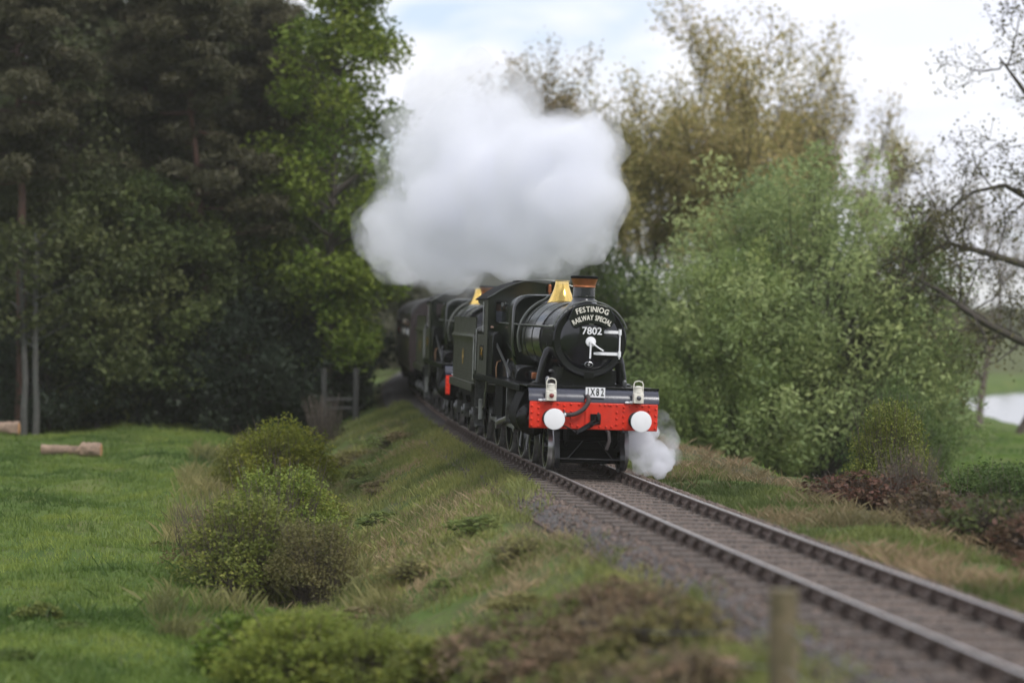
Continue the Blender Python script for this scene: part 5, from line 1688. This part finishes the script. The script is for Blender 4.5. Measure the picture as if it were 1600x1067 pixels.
for k, px, Y, lab, c, h, w in bush:
    x, y = P(px, Y)
    plant(k, 'bush', x, y, lab, 'bush', c, h, w, rp.uniform(0, 6), crown_name='leaves', wood_name='stems')
for i, (px, py) in enumerate([(60, 975), (110, 990), (250, 862), (300, 835), (330, 905), (20, 1040), (280, 990), (350, 1005)]):
    Y = 3700 * 5.15 / (py - HZ); x, y = P(px, Y)
    plant('weed', 'grass_tussock', x, y, 'brown grass tussock standing in the left meadow', 'tussock', rp.choice([(.10, .10, .035), (.095, .115, .03), (.08, .115, .03)]), rp.uniform(.2, .36), rp.uniform(.35, .6), rp.uniform(0, 6), group='brown tussocks in the left meadow', crown_name='leaves', wood_name='stems')
for i in range(20):
    Y = rp.uniform(31, 72); e_ = rp.uniform(2.3, 5.6); x = float(xc(Y)) - e_
    plant(rp.choice(['weed', 'weed', 'bramble']), 'bank_weed', x, Y, 'low clump of weeds on the grassy bank left of the line', 'weed', rp.choice([(.12, .14, .04), (.10, .13, .04), (.14, .12, .06), (.14, .135, .05)]), rp.uniform(.2, .4), rp.uniform(.45, .95), rp.uniform(0, 6), group='weed clumps on the grassy bank', crown_name='leaves', wood_name='stems')
n = 0
for i in range(12):                                    # red-brown brambles right of the line
    Y = rp.uniform(31, 47); d_ = rp.uniform(4.6, 6.2)
    x = float(xc(Y)) + d_; 
    plant('bramble', 'bramble', x, Y, 'red-brown bramble on the slope right of the line', 'bramble', rp.choice([(.085, .050, .032), (.070, .055, .030), (.095, .062, .040), (.06, .075, .026)]), rp.uniform(.5, .8), rp.uniform(.8, 1.1), rp.uniform(0, 6), group='red-brown brambles right of the line', crown_name='leaves', wood_name='stems')
for i in range(30):                                    # withered brambles at the bottom
    Y = rp.uniform(23.0, 31); e_ = rp.uniform(2.5, 4.4)
    x = float(xc(Y)) - e_
    plant('bramble', 'bramble', x, Y, 'withered brown bramble on the bank in the foreground', 'bramble', rp.choice([(.14, .105, .06), (.13, .12, .045), (.105, .125, .035), (.155, .12, .07)]), rp.uniform(.35, .62), rp.uniform(.55, .8), rp.uniform(0, 6), group='withered brambles in the foreground', crown_name='leaves', wood_name='stems')

# --- grass ----------------------------------------------------------------------------------
def grass(name, n, region, h0, h1, w0, color, seed, dens=None, blades=3, spread=.07, fall=.5):
    rng = np.random.default_rng(seed)
    X, Y = region(rng, n)
    if dens is not None:
        keep = rng.uniform(size=len(X)) < dens(X, Y); X, Y = X[keep], Y[keep]
    Z = ground_z(X, Y) - .02
    dd = (X - xc(Y)) * np.cos(head(Y)); Z = np.where(np.abs(dd) < 2.0, np.maximum(Z, np.interp(dd, offs, zz) - dd * .035 - .01), Z)
    k = len(X)
    X = np.repeat(X, blades) + rng.normal(0, spread, k * blades); Y = np.repeat(Y, blades) + rng.normal(0, spread, k * blades); Z = np.repeat(Z, blades)
    tone = np.repeat(np.clip(.5 + (fbm(X[::blades] * .5, Y[::blades] * .5, 21) - .47) * 1.5 + (fbm(X[::blades] * .13, Y[::blades] * .09, 23) - .47) * 1.2 + rng.normal(0, .08, k), 0, 1), blades)
    nb = k * blades
    a = rng.uniform(0, 6.283, nb); h = rng.uniform(h0, h1, nb); l = rng.normal(0, fall, nb) * h; w = w0 * rng.uniform(.7, 1.4, nb)
    b = np.stack([X, Y, Z], -1)
    s_ = np.stack([np.cos(a) * w, np.sin(a) * w, np.zeros(nb)], -1); t = np.stack([-np.sin(a) * l, np.cos(a) * l, h], -1)
    v = np.stack([b - s_, b + s_, b + t * np.array([.55, .55, .7]) + s_ * .5, b + t], 1).reshape(-1, 3)
    me = np_mesh(name, v, quad_faces(nb), M['leaf'], tint=np.repeat(np.clip(tone + rng.normal(0, .06, nb), 0, 1), 4))
    o = link(name, me); o.color = tuple(q * 1.75 for q in color) + (1,); tag(o, kind='stuff'); return o
def strip_region(y0, y1, e0, e1, bias=1.6):
    def f(rng, n):
        u = rng.uniform(size=n); Y = y0 + (y1 - y0) * u ** bias
        e = rng.uniform(e0, e1, n); return xc(Y) - e, Y
    return f
def vis(X, Y):
    px = X / Y * F + 800; return (px > -60) & (px < 1660)
grass('meadow_grass', 105000, strip_region(31, 96, 6.6, 26, 1.5), .06, .15, .013, (.085, .124, .028), 1, lambda X, Y: vis(X, Y) * 1.0)
grass('bank_grass', 66000, strip_region(20, 88, 1.3, 6.4, 1.5), .06, .20, .010, (.126, .140, .046), 2, lambda X, Y: vis(X, Y) * np.maximum(sstep(.30, .52, fbm(X * .7, Y * .7, 31)), .8 * sstep(40, 50, Y) * (xc(Y) - X < 2.4)) * sstep(1.7, 2.6, xc(Y) - X + (fbm(X * .8, Y * .8, 61) - .47) * 1.5 + 1.25 * sstep(38, 49, Y)))
grass('dry_grass', 36000, strip_region(20, 80, 1.9, 6.6, 1.5), .05, .20, .007, (.19, .155, .085), 3, lambda X, Y: vis(X, Y) * sstep(.43, .62, fbm(X * .6, Y * .6, 41)) * .85, fall=.8)
grass('verge_grass', 36000, strip_region(22, 75, -4.4, -1.9, 1.4), .06, .18, .010, (.088, .108, .034), 4, lambda X, Y: vis(X, Y) * sstep(.40, .60, fbm(X * .6, Y * .6, 51)) * sstep(1.7, 2.4, X - xc(Y)))
grass('dry_verge_grass', 16000, strip_region(22, 75, -6.0, -2.0, 1.4), .08, .30, .008, (.15, .12, .065), 8, lambda X, Y: vis(X, Y) * sstep(.42, .62, fbm(X * .7, Y * .7, 71)) * .8, fall=.8)
grass('ditch_grass', 11000, strip_region(37, 78, 4.6, 8.6, 1.3), .15, .50, .009, (.125, .125, .048), 9, lambda X, Y: vis(X, Y) * sstep(.36, .60, fbm(X * .6, Y * .6, 81)), fall=.5)
grass('rough_grass', 9000, strip_region(31, 90, 7.5, 26, 1.5), .14, .32, .012, (.075, .112, .030), 10, lambda X, Y: vis(X, Y) * sstep(.50, .64, fbm(X * .45, Y * .3, 91)), fall=.6)
grass('far_meadow_grass', 40000, strip_region(60, 175, -30, -7, 1.3), .08, .18, .018, (.070, .125, .025), 5, lambda X, Y: vis(X, Y) * (X < shore(Y) - 1.0))
if bpy.app.background and False: pass
# ------------------------------------------------------------------ steam
def steam_body(name, balls, mat, voxel, puff, seed, label):
    """closed billowing body: joined puffs, remeshed to one skin and roughened"""
    mb = MB()
    for px, py, Y, rpx in balls:
        r = rpx / F * Y
        mb.ball((at_px(px, Y), Y, z_px(py, Y)), r, 14, 10)
    me = bpy.data.meshes.new(name); me.from_pydata(mb.v, [], mb.f)
    o = bpy.data.objects.new(name, me); col.objects.link(o)
    rm = o.modifiers.new('remesh', 'REMESH'); rm.mode = 'VOXEL'; rm.voxel_size = voxel
    for k, (sz, st) in enumerate(puff):
        tx = bpy.data.textures.new('puff', 'CLOUDS'); tx.noise_scale = sz; tx.noise_depth = 2
        dm = o.modifiers.new('disp', 'DISPLACE'); dm.texture = tx; dm.strength = st; dm.mid_level = .5; dm.texture_coords = 'LOCAL'
    r2 = o.modifiers.new('remesh2', 'REMESH'); r2.mode = 'VOXEL'; r2.voxel_size = voxel
    dg = bpy.context.evaluated_depsgraph_get()
    out = bpy.data.meshes.new_from_object(o.evaluated_get(dg))
    bpy.data.objects.remove(o)
    out.name = name
    # keep only faces that belong to the big shells
    out.materials.clear(); out.materials.append(mat)
    for p in out.polygons: p.use_smooth = True
    ob = link(name, out)
    tag(ob, label, 'steam')
    return ob
main = [(912, 236, 51, 60), (880, 222, 52, 48), (845, 225, 53, 52), (922, 312, 50.5, 60), (930, 340, 50.5, 42), (905, 372, 50.5, 44), (880, 330, 51, 70), (860, 290, 53, 90), (815, 240, 55, 62), (780, 300, 56, 90),
        (845, 375, 52, 55), (745, 245, 58, 75), (720, 325, 58, 80), (790, 375, 55, 58), (690, 370, 60, 60), (655, 290, 62, 55), (700, 220, 61, 60), (740, 190, 60, 48), (660, 345, 62, 55), (730, 395, 60, 50), (700, 405, 62, 48),
        (640, 250, 63, 38), (640, 380, 65, 46), (605, 350, 68, 40), (780, 405, 60, 42), (840, 402, 52.5, 30), (790, 190, 58, 42)]
wisp = [(905, 415, 49.2, 20), (880, 415, 49.5, 26), (850, 418, 50.5, 28), (620, 370, 66, 42), (600, 350, 68, 34), (640, 410, 67, 40), (680, 408, 72, 36), (720, 415, 70, 26), (748, 425, 66.5, 14), (610, 320, 68, 30),
        (760, 165, 60, 48), (720, 150, 62, 44), (690, 180, 62, 46), (795, 185, 58, 40), (660, 215, 64, 42), (745, 120, 62, 32), (790, 140, 61, 36), (820, 165, 59, 40), (700, 130, 63, 34), (650, 180, 64, 34), (800, 425, 60, 26), (590, 375, 70, 30), (585, 345, 70, 26), (610, 400, 70, 30), (640, 415, 76, 34), (915, 410, 49.0, 15), (912, 392, 49.2, 20), (860, 418, 52, 22), (820, 412, 58, 30), (780, 415, 64, 28), (735, 415, 72, 32), (695, 415, 78, 38), (655, 415, 84, 40), (615, 400, 84, 44), (585, 370, 74, 36), (690, 160, 63, 60), (740, 130, 62, 52), (640, 200, 66, 46), (800, 160, 60, 50)]
_rb = random.Random(9)
_src = [b for b in main if b[0] > 870]
for _k in range(34):
    px, py, Y, r = _rb.choice(_src); a = R(_rb.uniform(-95, 75))
    qx, qy = px + r * .95 * math.cos(a), py + r * .95 * math.sin(a)
    if qx > 900 and qy < 400 and not 255 < qy < 272: main.append((qx, qy, Y + _rb.uniform(-.4, .4), _rb.uniform(10, 20)))
def grow(balls, f_left, f_right):
    return [(px, py, Y, r * float(np.interp(px, [620, 930], [f_left, f_right]))) for px, py, Y, r in balls]
steam = steam_body('exhaust_steam', main, steam_mat('dense_steam', 1.25, .55, .36, .64, soft=.2), .15, [(1.5, .95), (.6, .62), (.28, .3)], 1, 'great white billow of exhaust steam above the leading locomotive')
core = steam_body('steam_core', grow(main, .55, .9), steam_mat('core_steam', 1.7, .7, .36, .62, soft=.25), .15, [(1.2, .7), (.45, .4)], 5, None)
core.parent = steam; del core['category']
fringe = steam_body('steam_fringe', grow(main, 1.45, 1.02), steam_mat('fringe_steam', .45, .7, .42, .68, soft=.1), .2, [(1.8, 1.3), (.6, .6)], 6, None)
fringe.parent = steam; del fringe['category']
steam_body('thin_steam', wisp, steam_mat('thin_steam', .62, .8, .38, .66, soft=.2), .2, [(1.2, .8), (.5, .4)], 2, 'thin grey wisps of steam trailing low behind the chimneys and over the rear engine')
cyl = [(1003, 700, 47.6, 27), (1048, 712, 47.2, 13), (1022, 712, 47.4, 25), (1040, 720, 47.3, 19), (1000, 726, 47.3, 16), (1030, 735, 47.0, 13), (1015, 675, 48.0, 20), (1046, 728, 47.1, 11), (1010, 738, 47.0, 10), (995, 680, 48.2, 18)]
cyw = [(1046, 690, 47.8, 20), (1038, 668, 48, 18), (1052, 710, 47.6, 15), (1034, 650, 48.3, 13), (1020, 665, 48.2, 16)]
steam_body('cylinder_steam', cyl, steam_mat('drain_steam', 7.0, 2.2, .36, .62, soft=.12), .045, [(.4, .24), (.14, .12)], 3, 'white jet of steam blowing over the rail from the right cylinder')
steam_body('drifting_steam', cyw, steam_mat('drift_steam', 2.0, 2.4, .40, .66, soft=.05), .05, [(.4, .22), (.15, .1)], 4, 'thin puff of steam curling up beside the right buffer')

# ------------------------------------------------------------------ haze in the air
hz_ = MB().box(-2700, 2700, -800, 4300, -6.2, 46.0)
m, nt, b = mat_new('hazy_air')
nt.nodes.remove(b)
pv = nt.nodes.new('ShaderNodeVolumePrincipled')
pv.inputs['Color'].default_value = (1.0, .97, .91, 1); pv.inputs['Density'].default_value = HAZE; pv.inputs['Anisotropy'].default_value = 0.3
nt.links.new(pv.outputs[0], [n for n in nt.nodes if n.type == 'OUTPUT_MATERIAL'][0].inputs['Volume'])
tag(hz_.build('haze', m, smooth=False), kind='stuff')
